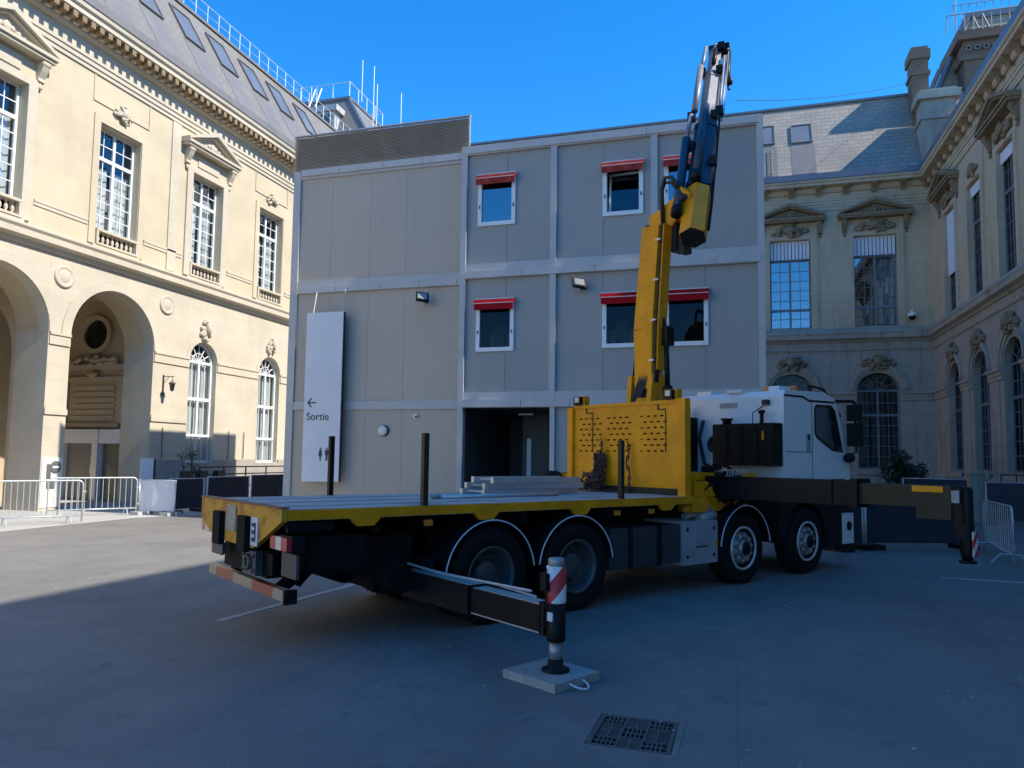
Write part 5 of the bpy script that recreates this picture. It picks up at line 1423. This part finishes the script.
q = MB(); q.tube([jp(2.3, -.27, .2), jp(3.0, -.25, .2)], .04, 10); q.tube([jp(3.1, -.2, .2), jp(4.5, -.2, .2)], .06, 10); q.tube([jp(4.5, -.19, .17), jp(5.25, -.17, .15)], .035, 8); q.tube([jp(2.9, .21, .1), jp(4.9, .19, .1)], .022, 8); q.tube([jp(2.9, .26, .05), jp(5.0, .22, .05)], .014, 6); q.split('cylinder_rod', M['chrome'], jb)
q = MB()
q.lathe(jp(.42, -.27, .16), JD, [(0, -.02), (.09, -.02), (.09, .14), (0, .14)], 12); q.lathe(jp(1.12, 0, .27), JD, [(0, -.02), (.085, -.02), (.085, .16), (0, .16)], 12)
q.tube([jp(1.2, .22, .02), jp(1.6, .25, .08), jp(3.0, .23, .1)], .02, 6); q.tube([jp(.2, .22, -.05), jp(.8, .235, 0), jp(1.5, .23, .02)], .025, 6)
for t, s in ((1.7, .2), (2.2, -.2), (3.0, .15), (3.05, -.26), (3.1, .22), (4.4, .14), (4.4, -.17), (5.2, .12)): q.beam(jp(t, s-.06, .12), jp(t, s+.06, .12), .16, .14)
q.tube([jp(5.1, .2, .02), jp(5.3, .19, .05)], .07, 8); q.tube([jp(4.2, .26, -.05), jp(5.2, .24, .0)], .05, 8); q.beam(jp(5.25, -.12, .1), jp(5.25, .26, .1), .08, .08)
q.tube([jp(4.6, .02, .16), jp(5.1, .02, .14)], .04, 8)
q.split('jib_fittings', M['black_steel'], jb)
q = MB(); q.tube([jp(5.2, .26, 0), jp(5.2, .26, 0)-Vector((0, 0, .55))], .012, 6)
hk = jp(5.2, .26, 0)-Vector((0, 0, .6)); q.blob(hk, .05, .05, .08, 2); q.tube([hk+Vector((0, .05*math.sin(t), -.1-.06*math.cos(t))) for t in [k*.5 for k in range(9)]], .016, 6); q.build('crane_hook', M['black_steel'], jb)
q = MB(); q.mat(M['galv']); q.tube([jp(3.0, .30, .1), jp(5.1, .25, .06)], .008, 5); q.build('jib_cable', None, jb)

# side stabilisers of the crane
def side_stab(s, l0, l1):
    q = MB(); q.box(6.64, 6.96, *sorted((s*.8, s*l0)), 1.26, 1.575); o = q.build('front_stabiliser', M['black_steel'], tr, .012)
    q = MB(); q.box(6.68, 6.92, *sorted((s*1.2, s*l1)), 1.29, 1.545); q.build('inner_beam', M['brown_steel'], o, .01)
    q = MB(); q.box(6.62, 6.98, *sorted((s*(l0-.09), s*l0)), 1.24, 1.60); q.box(6.62, 6.98, *sorted((s*(l0-.35), s*(l0-.33))), 1.25, 1.585); q.split('beam_collar', M['black_plastic'], o)
    q = MB(); q.box(6.67, 6.93, *sorted((s*(l1-.38), s*(l1+.0))), 1.16, 1.289); q.build('beam_shoe', M['brown_steel'], o)
    q = MB(); a, b = sorted((s*(l1-.42), s*(l1-.08))); q.box(6.668, 6.678, a, b, 1.47, 1.54); q.box(6.922, 6.93, a, b, 1.47, 1.54); q.split('warning_plate', M['yellow'], o)
    v = s*(l1+.11)
    q = MB(); q.lathe((6.8, v, 0), (0, 0, 1), [(0, .72), (.055, .72), (.075, .80), (.075, 1.50), (.06, 1.54), (0, 1.54)], 18); q.box(6.7, 6.9, *sorted((s*l1, v)), 1.12, 1.52)
    q.lathe((6.8, v, 0), (0, 0, 1), [(0, .70), (.045, .70), (.045, .78), (0, .78)], 14); q.lathe((6.8, v, 0), (0, 0, 1), [(0, .68), (.09, .68), (.09, .71), (0, .715)], 16)
    q.box(6.72, 6.76, v-.02, v+.09, .95, 1.3)
    q.build('stabiliser_leg', M['black_steel'], o)
    q = MB(); q.box(6.73, 6.87, *sorted((v+s*.078, v+s*.088)), .76, 1.04); q.build('warning_stripe', M['red_white2'], o)
    q = MB(); q.box(6.635, 6.66, *sorted((s*(l1+.02), s*(l1+.1))), 1.36, 1.5); q.build('leg_label', M['battery_grey'], o)
    return o
side_stab(-1, 3.1, 4.16); side_stab(1, 1.9, 2.6)
# far stabiliser leg folded up: black drum and hoses
q = MB(); q.lathe((6.5, 2.35, 1.4), (0, 1, 0), [(0, 0), (.18, 0), (.18, .3), (0, .3)], 18); q.tube([(6.5, 2.3, 1.3), (6.4, 1.9, 1.45), (6.5, 1.5, 1.35)], .03, 6); q.build('hose_drum', M['black_plastic'], tr)

# cab
CR, CF = 8.2, 10.34
prof = [(CR, 1.22), (CR, 2.86), (CR+.06, 2.95), (9.45, 2.99), (9.78, 2.90), (9.92, 2.74), (10.16, 1.95), (10.28, 1.72), (10.33, 1.25), (8.2, 1.25)]
q = MB(); q.prism(prof, 'y', -1.16, 1.16)
bmesh.ops.bisect_plane  # (kept simple: the cab is one prism with softened edges)
cab = q.build('cab', M['cab_white'], tr, .045)
q = MB()
q.prism([(9.97, 2.66), (10.155, 2.02), (10.17, 2.02), (9.985, 2.67)], 'y', -1.02, 1.02); q.build('windscreen', M['glass_dark'], cab)
for s_ in (-1, 1):
    y0, y1 = sorted((s_*1.162, s_*1.172))
    d = MB(); d.prism([(9.06, 1.26), (9.06, 2.78), (9.70, 2.80), (9.83, 2.72), (10.08, 1.98), (10.16, 1.7), (10.16, 1.26)], 'y', y0, y1)
    do = d.build('cab_door', M['cab_white'], cab)
    y0, y1 = sorted((s_*1.1725, s_*1.178))
    d = MB(); d.prism([(9.10, 2.28), (9.10, 2.70), (9.17, 2.765), (9.66, 2.775), (9.79, 2.69), (10.04, 1.97), (9.66, 1.99), (9.16, 2.2)], 'y', y0, y1)
    d.build('side_window', glass('cab_side_glass', (.5, .55, .6), .18) if False else M['black_gloss'] if 'black_gloss' in M else M['black_plastic'], cab)
    y0, y1 = sorted((s_*1.1785, s_*1.181))
    d = MB(); d.prism([(9.15, 2.29), (9.15, 2.66), (9.21, 2.72), (9.55, 2.72), (9.72, 2.05), (9.63, 2.06), (9.2, 2.23)], 'y', y0, y1); d.build('window_pane', M['cab_pane'] if 'cab_pane' in M else M['glass_blue'], cab)
    d = MB(); d.box(8.86, 8.98, *sorted((s_*1.16, s_*1.174)), 1.98, 2.27); d.build('cab_vent', M['battery_grey'], cab, .004)
    d = MB(); d.box(8.89, 8.95, *sorted((s_*1.1742, s_*1.178)), 2.16, 2.25); d.build('vent_grille', M['black_plastic'], cab)
    d = MB(); y0, y1 = sorted((s_*1.158, s_*1.166))
    d.beam((8.22, s_*1.16, 2.865), (8.78, s_*1.16, 2.87), .01, .035); d.beam((8.78, s_*1.16, 2.87), (8.96, s_*1.16, 2.815), .01, .035); d.beam((8.96, s_*1.16, 2.815), (9.8, s_*1.16, 2.83), .01, .035)
    d.box(8.26, 9.05, *sorted((s_*1.155, s_*1.163)), 1.955, 1.967); d.box(9.042, 9.057, *sorted((s_*1.155, s_*1.163)), 1.08, 2.80)
    d.build('roof_strip', M['black_plastic'], cab)
    # mirrors
    d = MB(); v = s_*1.36
    d.tube([(9.86, s_*1.12, 2.86), (10.05, v, 2.86), (10.15, v, 2.8)], .03, 8); d.tube([(10.12, v, 2.85), (10.14, v, 1.98), (10.08, s_*1.17, 1.9)], .022, 8)
    d.box(10.02, 10.17, v-.1, v+.1, 2.52, 2.80); d.box(10.03, 10.18, v-.11, v+.11, 2.08, 2.48)
    d.build('mirror', M['black_plastic'], cab, .03)
    d = MB(); d.blob((10.06, s_*1.27, 1.88), .09, .1, .09, 2); d.build('kerb_mirror', M['black_plastic'], cab)
    d = MB(); d.box(9.98, 10.09, *sorted((s_*1.173, s_*1.178)), 1.32, 1.33); d.box(9.98, 10.09, *sorted((s_*1.173, s_*1.178)), 1.36, 1.37); d.box(9.98, 10.0, *sorted((s_*1.173, s_*1.178)), 1.33, 1.42); d.box(9.98, 10.09, *sorted((s_*1.173, s_*1.178)), 1.42, 1.43); d.build('door_marking', M['ink'], cab)
    d = MB(); d.box(9.08, 9.22, *sorted((s_*1.173, s_*1.2)), 1.40, 1.47); d.build('door_handle', M['black_plastic'], cab, .01)
    # wheel arch, steps and lower panels
    d = MB(); y0, y1 = sorted((s_*.75, s_*1.158))
    d.prism([(8.0, .62), (8.24, .62), (8.26, .8), (8.45, 1.06), (8.65, 1.13), (9.0, 1.13), (9.22, 1.06), (9.4, .8), (9.42, .36), (9.98, .36), (9.98, 1.27), (8.0, 1.27)], 'y', y0, y1); d.build('wheel_arch', M['black_plastic'], cab, .01)
d = MB(); d.box(9.985, 10.36, -1.17, 1.17, .40, .92); bp = d.build('bumper', M['cab_white'], cab, .05)
d = MB(); d.box(10.0, 10.33, -1.12, 1.12, .3, .399); d.box(9.99, 10.345, -1.1, 1.1, .921, 1.2); d.tube([(9.95, -1.25, .33), (10.2, -1.2, .33)], .025, 6); d.split('bumper_trim', M['black_plastic'], cab)
for s_ in (-1, 1):
    d = MB(); d.lathe((10.2, s_*1.165, .70), (0, s_, 0), [(0, 0), (.085, 0), (.08, .02), (0, .03)], 16); d.build('head_lamp', M['black_plastic'], cab)
d = MB(); d.prism([(9.70, 2.93), (9.96, 2.80), (10.13, 2.64), (10.15, 2.60), (10.12, 2.60), (9.93, 2.76)], 'y', -1.1, 1.1); d.build('sun_visor', M['black_plastic'], cab)
d = MB(); d.box(8.75, 9.1, -.75, -.55, 2.96, 3.08); d.box(8.2, 8.8, -.4, -.1, 2.95, 3.0); d.box(8.3, 8.6, .3, .6, 2.95, 3.02); d.split('roof_fitting', M['cab_white'], cab, .02)
d = MB(); d.lathe((9.22, -.72, 2.98), (0, 0, 1), [(0, 0), (.09, 0), (.09, .1), (.07, .13), (0, .14)], 16); d.lathe((9.02, -.4, 2.98), (0, 0, 1), [(0, 0), (.09, 0), (.09, .1), (.07, .13), (0, .14)], 16); d.split('roof_beacon', M['orange_lamp'], cab)
d = MB(); d.tube([(9.3, -1.0, 2.97), (9.32, -1.0, 3.1), (9.7, -1.02, 3.06), (9.9, -1.05, 2.85)], .022, 8); d.build('roof_horn', M['black_plastic'], cab)
# rear wall of the cab
d = MB(); d.box(8.185, 8.199, -.30, .04, 2.70, 2.78); d.build('rear_vent', M['battery_grey'], cab)
d = MB(); d.lathe((8.199, .13, 2.08), (-1, 0, 0), [(.15, 0), (.15, .05), (.12, .06), (.10, .02), (0, .02)], 24)
d.box(8.10, 8.199, -.92, -.83, 2.72, 2.80)
d.tube([(8.19, -.6, 2.4), (8.19, -.6, 2.6), (8.19, -.75, 2.68), (8.17, -.84, 2.74)], .008, 5)
d.tube([(8.16, .36, 2.5), (8.15, .44, 2.2), (8.16, .34, 1.75), (8.16, .1, 1.64), (8.16, -.06, 1.8)], .03, 8); d.split('rear_cable', M['hose'], cab)
d = MB(); d.box(8.193, 8.199, -.72, .35, 1.72, 2.6); d.build('rear_panel', M['cab_white'], cab, .003)
d = MB(); d.box(7.75, 8.15, .48, .95, 1.25, 2.55); d.tube([(7.95, .7, 2.5), (7.95, .7, 2.75)], .08, 10); d.build('air_filter', M['black_plastic'], tr, .05)

# ------------------------------------------------------------------ THINGS ON AND BY THE TRUCK
TM = Matrix.Translation(TO) @ Matrix.Rotation(TA, 4, 'Z')
def tw(u, v, z): return tuple(TM @ Vector((u, v, z)))
o = thing('outrigger_pad', 'thick square grey pad with rope handle under the near stabiliser jack', 'pad', tw(1.58, -3.03, 0), TA+R(5))
q = MB(); q.box(-.27, .27, -.29, .29, .002, .07); q.build('board', M['pad'], o, .008)
q = MB(); q.tube([(-.02+.08*math.cos(t), -.29-.11*math.sin(t), .045-.03*math.sin(t)) for t in [PI*k/8 for k in range(9)]], .008, 6); q.build('rope_handle', M['sign_white'], o)
def ladder(label, u, v, z, rz, L, w, grp=None):
    o = thing('aluminium_ladder', label, 'ladder', tw(u, v, z), TA+rz, grp)
    q = MB()
    for s_ in (-1, 1): q.box(0, L, s_*w/2-.03, s_*w/2+.03, 0, .075)
    q.build('stile', M['alu'], o, .004)
    q = MB(); n = int(L/.2)
    for k in range(n): q.tube([(.1+k*.2, -w/2+.03, .04), (.1+k*.2, w/2-.03, .04)], .016, 6)
    q.build('rung', M['alu'], o)
    return o
ladder('bottom aluminium ladder of the pile on the grey truck bed', 3.15, .30, 1.31, R(3), 1.75, .46, 'ladders piled on the truck bed')
ladder('middle aluminium ladder, between two others in the pile on the truck bed', 3.25, .38, 1.39, R(-3), 1.7, .44, 'ladders piled on the truck bed')
ladder('topmost aluminium ladder of the pile on the truck bed', 3.3, .28, 1.47, R(1), 1.6, .42, 'ladders piled on the truck bed')
o = thing('metal_pole', 'long thin metal pole lying on the bed beside the ladders', 'pole', tw(2.2, -.2, 1.295), TA)
q = MB(); q.tube([(0, 0, .03), (1.9, -.12, .03)], .028, 8); q.build('shaft', M['alu'], o)
q = MB(); q.tube([(-.02, 0, .03), (.12, -.008, .03)], .032, 8); q.build('grip', M['dado'], o)
def chain(name, label, pts, r, grp=None):
    q = MB()
    for p, p2 in zip(pts, pts[1:]):
        a = Vector(p); b = Vector(p2); L = (b-a).length; n = max(1, int(L/.05))
        for k in range(n):
            c = a+(b-a)*(k+.5)/n; d = (b-a).normalized(); s1 = d.orthogonal().normalized()
            if k % 2: s1 = d.cross(s1)
            q.tube([c+d*(.036*math.cos(t))+s1*(.018*math.sin(t)) for t in [2*PI*j/8 for j in range(8)]], r, 5, closed=True)
    o = q.build(name, M['rust_chain']); o.parent = None
    o.matrix_world = TM
    return tag(o, label, 'chain', grp)
uc = uh-.06
pts = []
for k in range(7):
    v = .38+.035*k; pts += [(uc-.03*(k % 3), v, 1.95-.03*abs(k-3)), (uc-.05-.03*(k % 2), v+.02*math.sin(k), 1.36)]
for k in range(20): pts.append((uc-.1-random.uniform(0, .22), .45+random.uniform(-.2, .25), 1.31+random.uniform(0, .3)))
pts += [(uc, .46, 1.95), (uc, .48, 2.12)]
chain('lifting_chain', 'thick bundle of dark lifting chains hung on the yellow headboard', pts, .011, 'chains on the headboard')
pts = [(uc, -.08, 2.06), (uc, -.1, 1.9), (uc-.02, -.06, 1.75), (uc-.02, -.13, 1.6), (uc-.03, -.12, 1.34), (uc-.15, -.05, 1.31), (uc-.2, .2, 1.31), (uc-.1, .3, 1.31), (uc-.2, .1, 1.32), (uc-.12, -.2, 1.31)]
chain('lifting_chain', 'single thin dark chain hung on the yellow headboard behind the stake', pts, .011, 'chains on the headboard')

# ------------------------------------------------------------------ BARRIERS
def barrier(label, p0, p1, h=1.08, group='steel crowd barriers', nb=15, feet=True, m=None):
    m = m or M['galv']
    a = Vector((p0[0], p0[1], 0)); b = Vector((p1[0], p1[1], 0)); L = (b-a).length; ang = math.atan2(b.y-a.y, b.x-a.x)
    o = thing('crowd_barrier', label, 'barrier', a, ang, group)
    q = MB(); r = .12; z0 = .2
    pts = [(0, 0, .04), (0, 0, h-r)]+[(r-r*math.cos(t), 0, h-r+r*math.sin(t)) for t in (.4, .8, 1.2)]+[(r, 0, h), (L-r, 0, h)]+[(L-r+r*math.sin(t), 0, h-r+r*math.cos(t)) for t in (.4, .8, 1.2)]+[(L, 0, h-r), (L, 0, .04)]
    q.tube(pts, .02, 8); q.tube([(0, 0, z0), (L, 0, z0)], .018, 8); q.build('frame', m, o)
    q = MB()
    for k in range(1, nb): q.tube([(L*k/nb, 0, z0), (L*k/nb, 0, h)], .0085, 6)
    q.build('bars', m, o)
    for x in (.28, L-.28):
        q = MB(); q.tube([(x, -.3, .02), (x, -.16, z0-.02), (x, .16, z0-.02), (x, .3, .02)], .016, 6); q.build('foot', m, o)
    q = MB(); q.box(L-.02, L+.07, -.01, .01, .3, .34); q.box(L-.02, L+.07, -.01, .01, .78, .82); q.build('coupling_hook', m, o)
    return o
barrier('steel crowd barrier standing directly before the no-entry pillar', (-16.95, 13.55), (-15.95, 15.2))
barrier('steel crowd barrier between the no-entry pillar and the white sheeted barrier', (-18.0, 16.0), (-16.75, 17.85))
barrier('steel crowd barrier beside the raised stabiliser leg of the truck', (5.02, 18.1), (4.72, 15.4), 1.05)
def hoarding(label, p0, p1, h, mat, group, cat='barrier panel', name='hoarding_panel', feet=True):
    a = Vector((p0[0], p0[1], 0)); b = Vector((p1[0], p1[1], 0)); L = (b-a).length; ang = math.atan2(b.y-a.y, b.x-a.x)
    o = thing(name, label, cat, a, ang, group)
    q = MB(); n = 8
    for k in range(n):
        xa, xb = .03+(L-.06)*k/n, .03+(L-.06)*(k+1)/n; ya, yb = .008*math.sin(k*1.7), .008*math.sin((k+1)*1.7)
        q.hexa([(xa, ya-.006, .12), (xb, yb-.006, .12), (xb, yb+.006, .12), (xa, ya+.006, .12), (xa, ya-.006, h), (xb, yb-.006, h), (xb, yb+.006, h), (xa, ya+.006, h)])
    q.build('sheet', mat, o)
    q = MB()
    for x in (0, L): q.tube([(x, 0, .02), (x, 0, h+.03)], .024, 8)
    q.tube([(0, 0, h+.012), (L, 0, h+.012)], .016, 8)
    q.build('frame', M['galv'], o)
    for x in (.12, L-.12):
        q = MB(); q.box(x-.14, x+.14, -.3, .3, 0.002, .1); q.build('foot_block', M['concrete'] if mat == M['white_panel'] else M['black_plastic'], o, .015)
    return o
hoarding('white sheeted barrier panel beside the steel crowd barriers', (-16.8, 18.0), (-15.55, 18.02), 1.0, M['white_panel'], None)
hoarding('short dark hoarding panel directly behind the white sheeted one', (-16.25, 18.6), (-16.05, 19.85), 1.02, M['navy_panel'], 'dark hoarding panels below the arched windows')
hoarding('middle dark hoarding panel of the row below the arched windows', (-16.0, 19.95), (-15.85, 21.85), 1.05, M['navy_panel'], 'dark hoarding panels below the arched windows')
hoarding('dark hoarding panel farthest from the white one, next to the cabin block corner', (-15.83, 21.95), (-15.7, 23.9), 1.08, M['navy_panel'], 'dark hoarding panels below the arched windows')
hoarding('navy hoarding panel nearest the truck cab, under the extended stabiliser beam', (1.9, 16.6), (2.55, 17.3), 1.0, M['navy_panel'], 'navy hoardings behind the stabiliser')
hoarding('wide navy hoarding panel under the stabiliser beam', (2.62, 17.35), (4.75, 18.2), 1.0, M['navy_panel'], 'navy hoardings behind the stabiliser')
hoarding('navy hoarding panel behind the steel barrier by the raised stabiliser leg', (7.3, 26.0), (9.3, 25.4), 1.25, M['navy_panel'], 'navy hoardings behind the stabiliser')
hoarding('navy hoarding panel ending at the short stone gate post', (5.3, 27.4), (7.0, 26.6), 1.3, M['navy_panel'], 'navy hoardings behind the stabiliser')
# stone posts and railing on the right
o = thing('gate_post', 'short pale stone post between navy hoarding panels', 'post', (7.15, 26.4, 0))
q = MB(); q.box(-.2, .2, -.2, .2, 0, 1.5); q.box(-.26, .26, -.26, .26, 1.5, 1.62); q.build('shaft', M['grey_low'], o, .01)
o = thing('handrail', 'dark iron handrail along the foot of the steeply seen palace wing', 'railing', (8.9, 0, 0))
q = MB(); q.tube([(0, 18, 1.75), (0, 24, 1.5), (0, 30, 1.45)], .025, 8)
for k in range(9): q.tube([(0, 18+k*1.5, 0), (0, 18+k*1.5, 1.68-.025*k)], .02, 6)
q.build('rail', M['iron'], o)
o = thing('iron_railing', 'low black iron railing before the dado between the arched windows', 'railing', (-19.3, 0, 0))
q = MB()
for z in (1.02, 1.3): q.tube([(0, 23.6, z), (0, 30.5, z)], .028, 6)
for k in range(6): q.tube([(0, 23.6+k*1.38, 0), (0, 23.6+k*1.38, 1.32)], .03, 6)
q.build('rail', M['iron'], o)
q = MB()
for yy in (22.9, 23.7, 24.7): q.box(-.12, .12, yy-.22, yy+.22, .9, 1.16)
q.split('letter_box', M['iron'], o) if False else q.split('rail_box', M['iron'], o)
# blue-white kiosk panel beside the arch
o = thing('info_stand', 'pale blue upright info board at the foot of the big arch', 'board', (-18.75, 20.35, 0), R(60))
q = MB(); q.box(-.2, .2, -.03, .03, .5, 1.62); q.build('board', M['sign_white'], o); q = MB(); q.box(.201, .27, -.05, .05, .0, 1.6); q.box(-.2, -.15, -.03, .03, 0, .5); q.build('side_post', M['navy_panel'], o)
# no entry sign and notices on the pillar
o = thing('no_entry_sign', 'round no-entry sign on the white-painted arcade pillar', 'sign', (-20.2+.03, 18.14, 1.33), R(90))
q = MB(); q.lathe((0, 0, 0), (0, -1, 0), [(0, 0), (.19, 0), (.19, .02), (.175, .024), (0, .024)], 28); q.build('disc', M['notice'], o)
q = MB(); q.box(-.125, .125, -.032, -.026, -.032, .032); q.build('bar', M['sign_white'], o)
o = thing('white_pier_board', 'white board fixed to the foot of the arcade pillar', 'board', (-20.2, 18.03, 0), R(90))
q = MB(); q.box(-.36, .36, -.028, -.001, .1, 1.62); q.build('board', M['white_paint_stone'], o)
q = MB(); q.box(-.2, -.05, -.05, -.029, .98, 1.42); q.build('intercom', M['notice'], o); q = MB(); q.box(-.18, .12, -.06, -.029, .68, .9)
q.build('letter_slot', M['notice'], o)
# wall lantern on a bracket
o = thing('wall_lantern', 'iron lantern on a scrolled bracket beside the sunlit big arch', 'lantern', (-20.2, 22.5, 4.2), R(90))
q = MB(); q.box(-.03, .03, -.03, 0, -.3, .48); q.tube([(0, -.02, .42), (0, -.5, .42)], .014, 6); q.tube([(0, -.02, .15), (0, -.2, .34), (0, -.3, .42)], .01, 6); q.tube([(0, -.42, .42), (0, -.42, .28)], .01, 6); q.build('bracket', M['iron'], o)
q = MB(); q.lathe((0, -.42, -.1), (0, 0, 1), [(0, -.05), (.02, -.03), (.07, 0), (.11, .24), (.15, .25), (.04, .34), (.02, .4), (0, .4)], 6); q.build('lantern_body', M['notice'], o)
# surveillance dome on the back wing
o = thing('surveillance_camera', 'white dome camera in the corner of the two shaded palace wings', 'camera', (8.6, 41.6, 9.25))
q = MB(); q.tube([(0, 0, .2), (0, -.35, .25), (0, -.35, .1)], .05, 8); q.lathe((0, -.35, .1), (0, 0, -1), [(0, 0), (.2, 0), (.2, .16), (0, .17)], 16); q.build('arm', M['pvc'], o); q = MB(); q.blob((0, -.35, -.1), .17, .17, .17, 2); q.build('dome', M['black_plastic'], o)
# cable across the sky
q = MB(); a = Vector((.6, 26, 10.0)); a = Vector((.11, 27, 14.7)); b = Vector((9.6, 44.4, 22.9)); q.tube([a+(b-a)*t-Vector((0, 0, 1.2*t*(1-t))) for t in [k/16 for k in range(17)]], .012, 5)
tag(q.build('overhead_cable', M['hose']), 'thin dark cable strung from the cabin block roof to the chimney', 'cable')

# ------------------------------------------------------------------ PLANTS
def bush(name, label, loc, rx, rz_, n, trunk_h, box=True, leaf=.11):
    o = thing(name, label, 'plant', loc)
    c = MB(); rnd = random.Random(int(loc[0]*10)+5)
    cl = [(rnd.gauss(0, rx*.45), rnd.gauss(0, rx*.4), trunk_h+rz_*rnd.uniform(.15, 1.), rnd.uniform(.25, .48)*rx) for _ in range(13)]
    for k in range(n):
        cx, cy, cz, cr = rnd.choice(cl)
        v = Vector((rnd.gauss(0, 1), rnd.gauss(0, 1), rnd.gauss(0, .8))).normalized()*cr*rnd.uniform(.4, 1.1)
        p = Vector((cx, cy, cz))+v; s = leaf*rnd.uniform(.6, 1.2)
        d1 = Vector((rnd.gauss(0, 1), rnd.gauss(0, 1), rnd.gauss(0, .6))).normalized(); d2 = d1.orthogonal().normalized()
        c.face([p-d1*s, p+d2*s*.45, p+d1*s, p-d2*s*.45])
    c.build('foliage', M['leaf'], o)
    t = MB()
    for k in range(8):
        cx, cy, cz, cr = cl[k]; t.tube([(cx*.1, cy*.1, trunk_h*.5), (cx*.5, cy*.5, trunk_h+.1), (cx, cy, cz)], [.035, .022, .008], 5)
    t.build('stem', M['bark'], o)
    if box:
        b = MB(); b.box(-.55, .55, -.4, .4, 0.002, .62); b.box(-.6, .6, -.45, .45, .62, .7); b.build('planter_box', M['concrete'], o, .01)
    return o
bush('potted_shrub', 'dark bushy shrub in a planter before the far palace corner', (6.15, 32.6, 0), .78, .95, 2400, 1.05)
bush('leafy_sapling', 'small sapling in front of the left dado beside the arched window', (-18.9, 22.6, 0), .36, .85, 170, 1.0, False, .06)

# ------------------------------------------------------------------ LIGHT, SKY, CAMERA
EL = 45.0; sb_ = -.02
sv = Vector((math.cos(R(EL)), sb_, math.sin(R(EL)))).normalized()
sun = bpy.data.lights.new('sun', 'SUN'); sun.energy = 3.5; sun.angle = R(.53); sun.color = (1, .93, .82)
so = bpy.data.objects.new('sun', sun); COL.objects.link(so); so.rotation_euler = sv.to_track_quat('Z', 'Y').to_euler()
W = bpy.data.worlds.new('World'); SC.world = W; W.use_nodes = True
nt = W.node_tree; bg = nt.nodes['Background']
sk = nt.nodes.new('ShaderNodeTexSky'); sk.sky_type = 'NISHITA'; sk.sun_disc = False
sk.sun_elevation = R(EL); sk.sun_rotation = math.atan2(sv.x, sv.y); sk.air_density = .9; sk.dust_density = .0; sk.ozone_density = 6.0
hs = nt.nodes.new('ShaderNodeHueSaturation'); hs.inputs['Saturation'].default_value = 1.28; nt.links.new(sk.outputs[0], hs.inputs['Color']); nt.links.new(hs.outputs[0], bg.inputs[0]); bg.inputs[1].default_value = .15

cam = bpy.data.cameras.new('camera'); co = bpy.data.objects.new('camera', cam); COL.objects.link(co)
cam.sensor_width = 36; cam.lens = 745/1024*36; cam.shift_y = 16/1024; cam.clip_end = 2000; cam.clip_start = .05
yaw = R(16.7); pitch = math.atan(58/745); roll = .0136
co.matrix_world = Matrix.Translation((0, 0, 1.8)) @ Matrix.Rotation(yaw, 4, 'Z') @ Matrix.Rotation(PI/2+pitch, 4, 'X') @ Matrix.Rotation(roll, 4, 'Z')
SC.camera = co
vs = SC.view_settings; vs.view_transform = 'Standard'; vs.look = 'None'; vs.exposure = 1.12; vs.gamma = 1; vs.use_curve_mapping = False
SC.cycles.max_bounces = 8; SC.cycles.diffuse_bounces = 5; SC.cycles.transparent_max_bounces = 12
SC.cycles.use_denoising = True
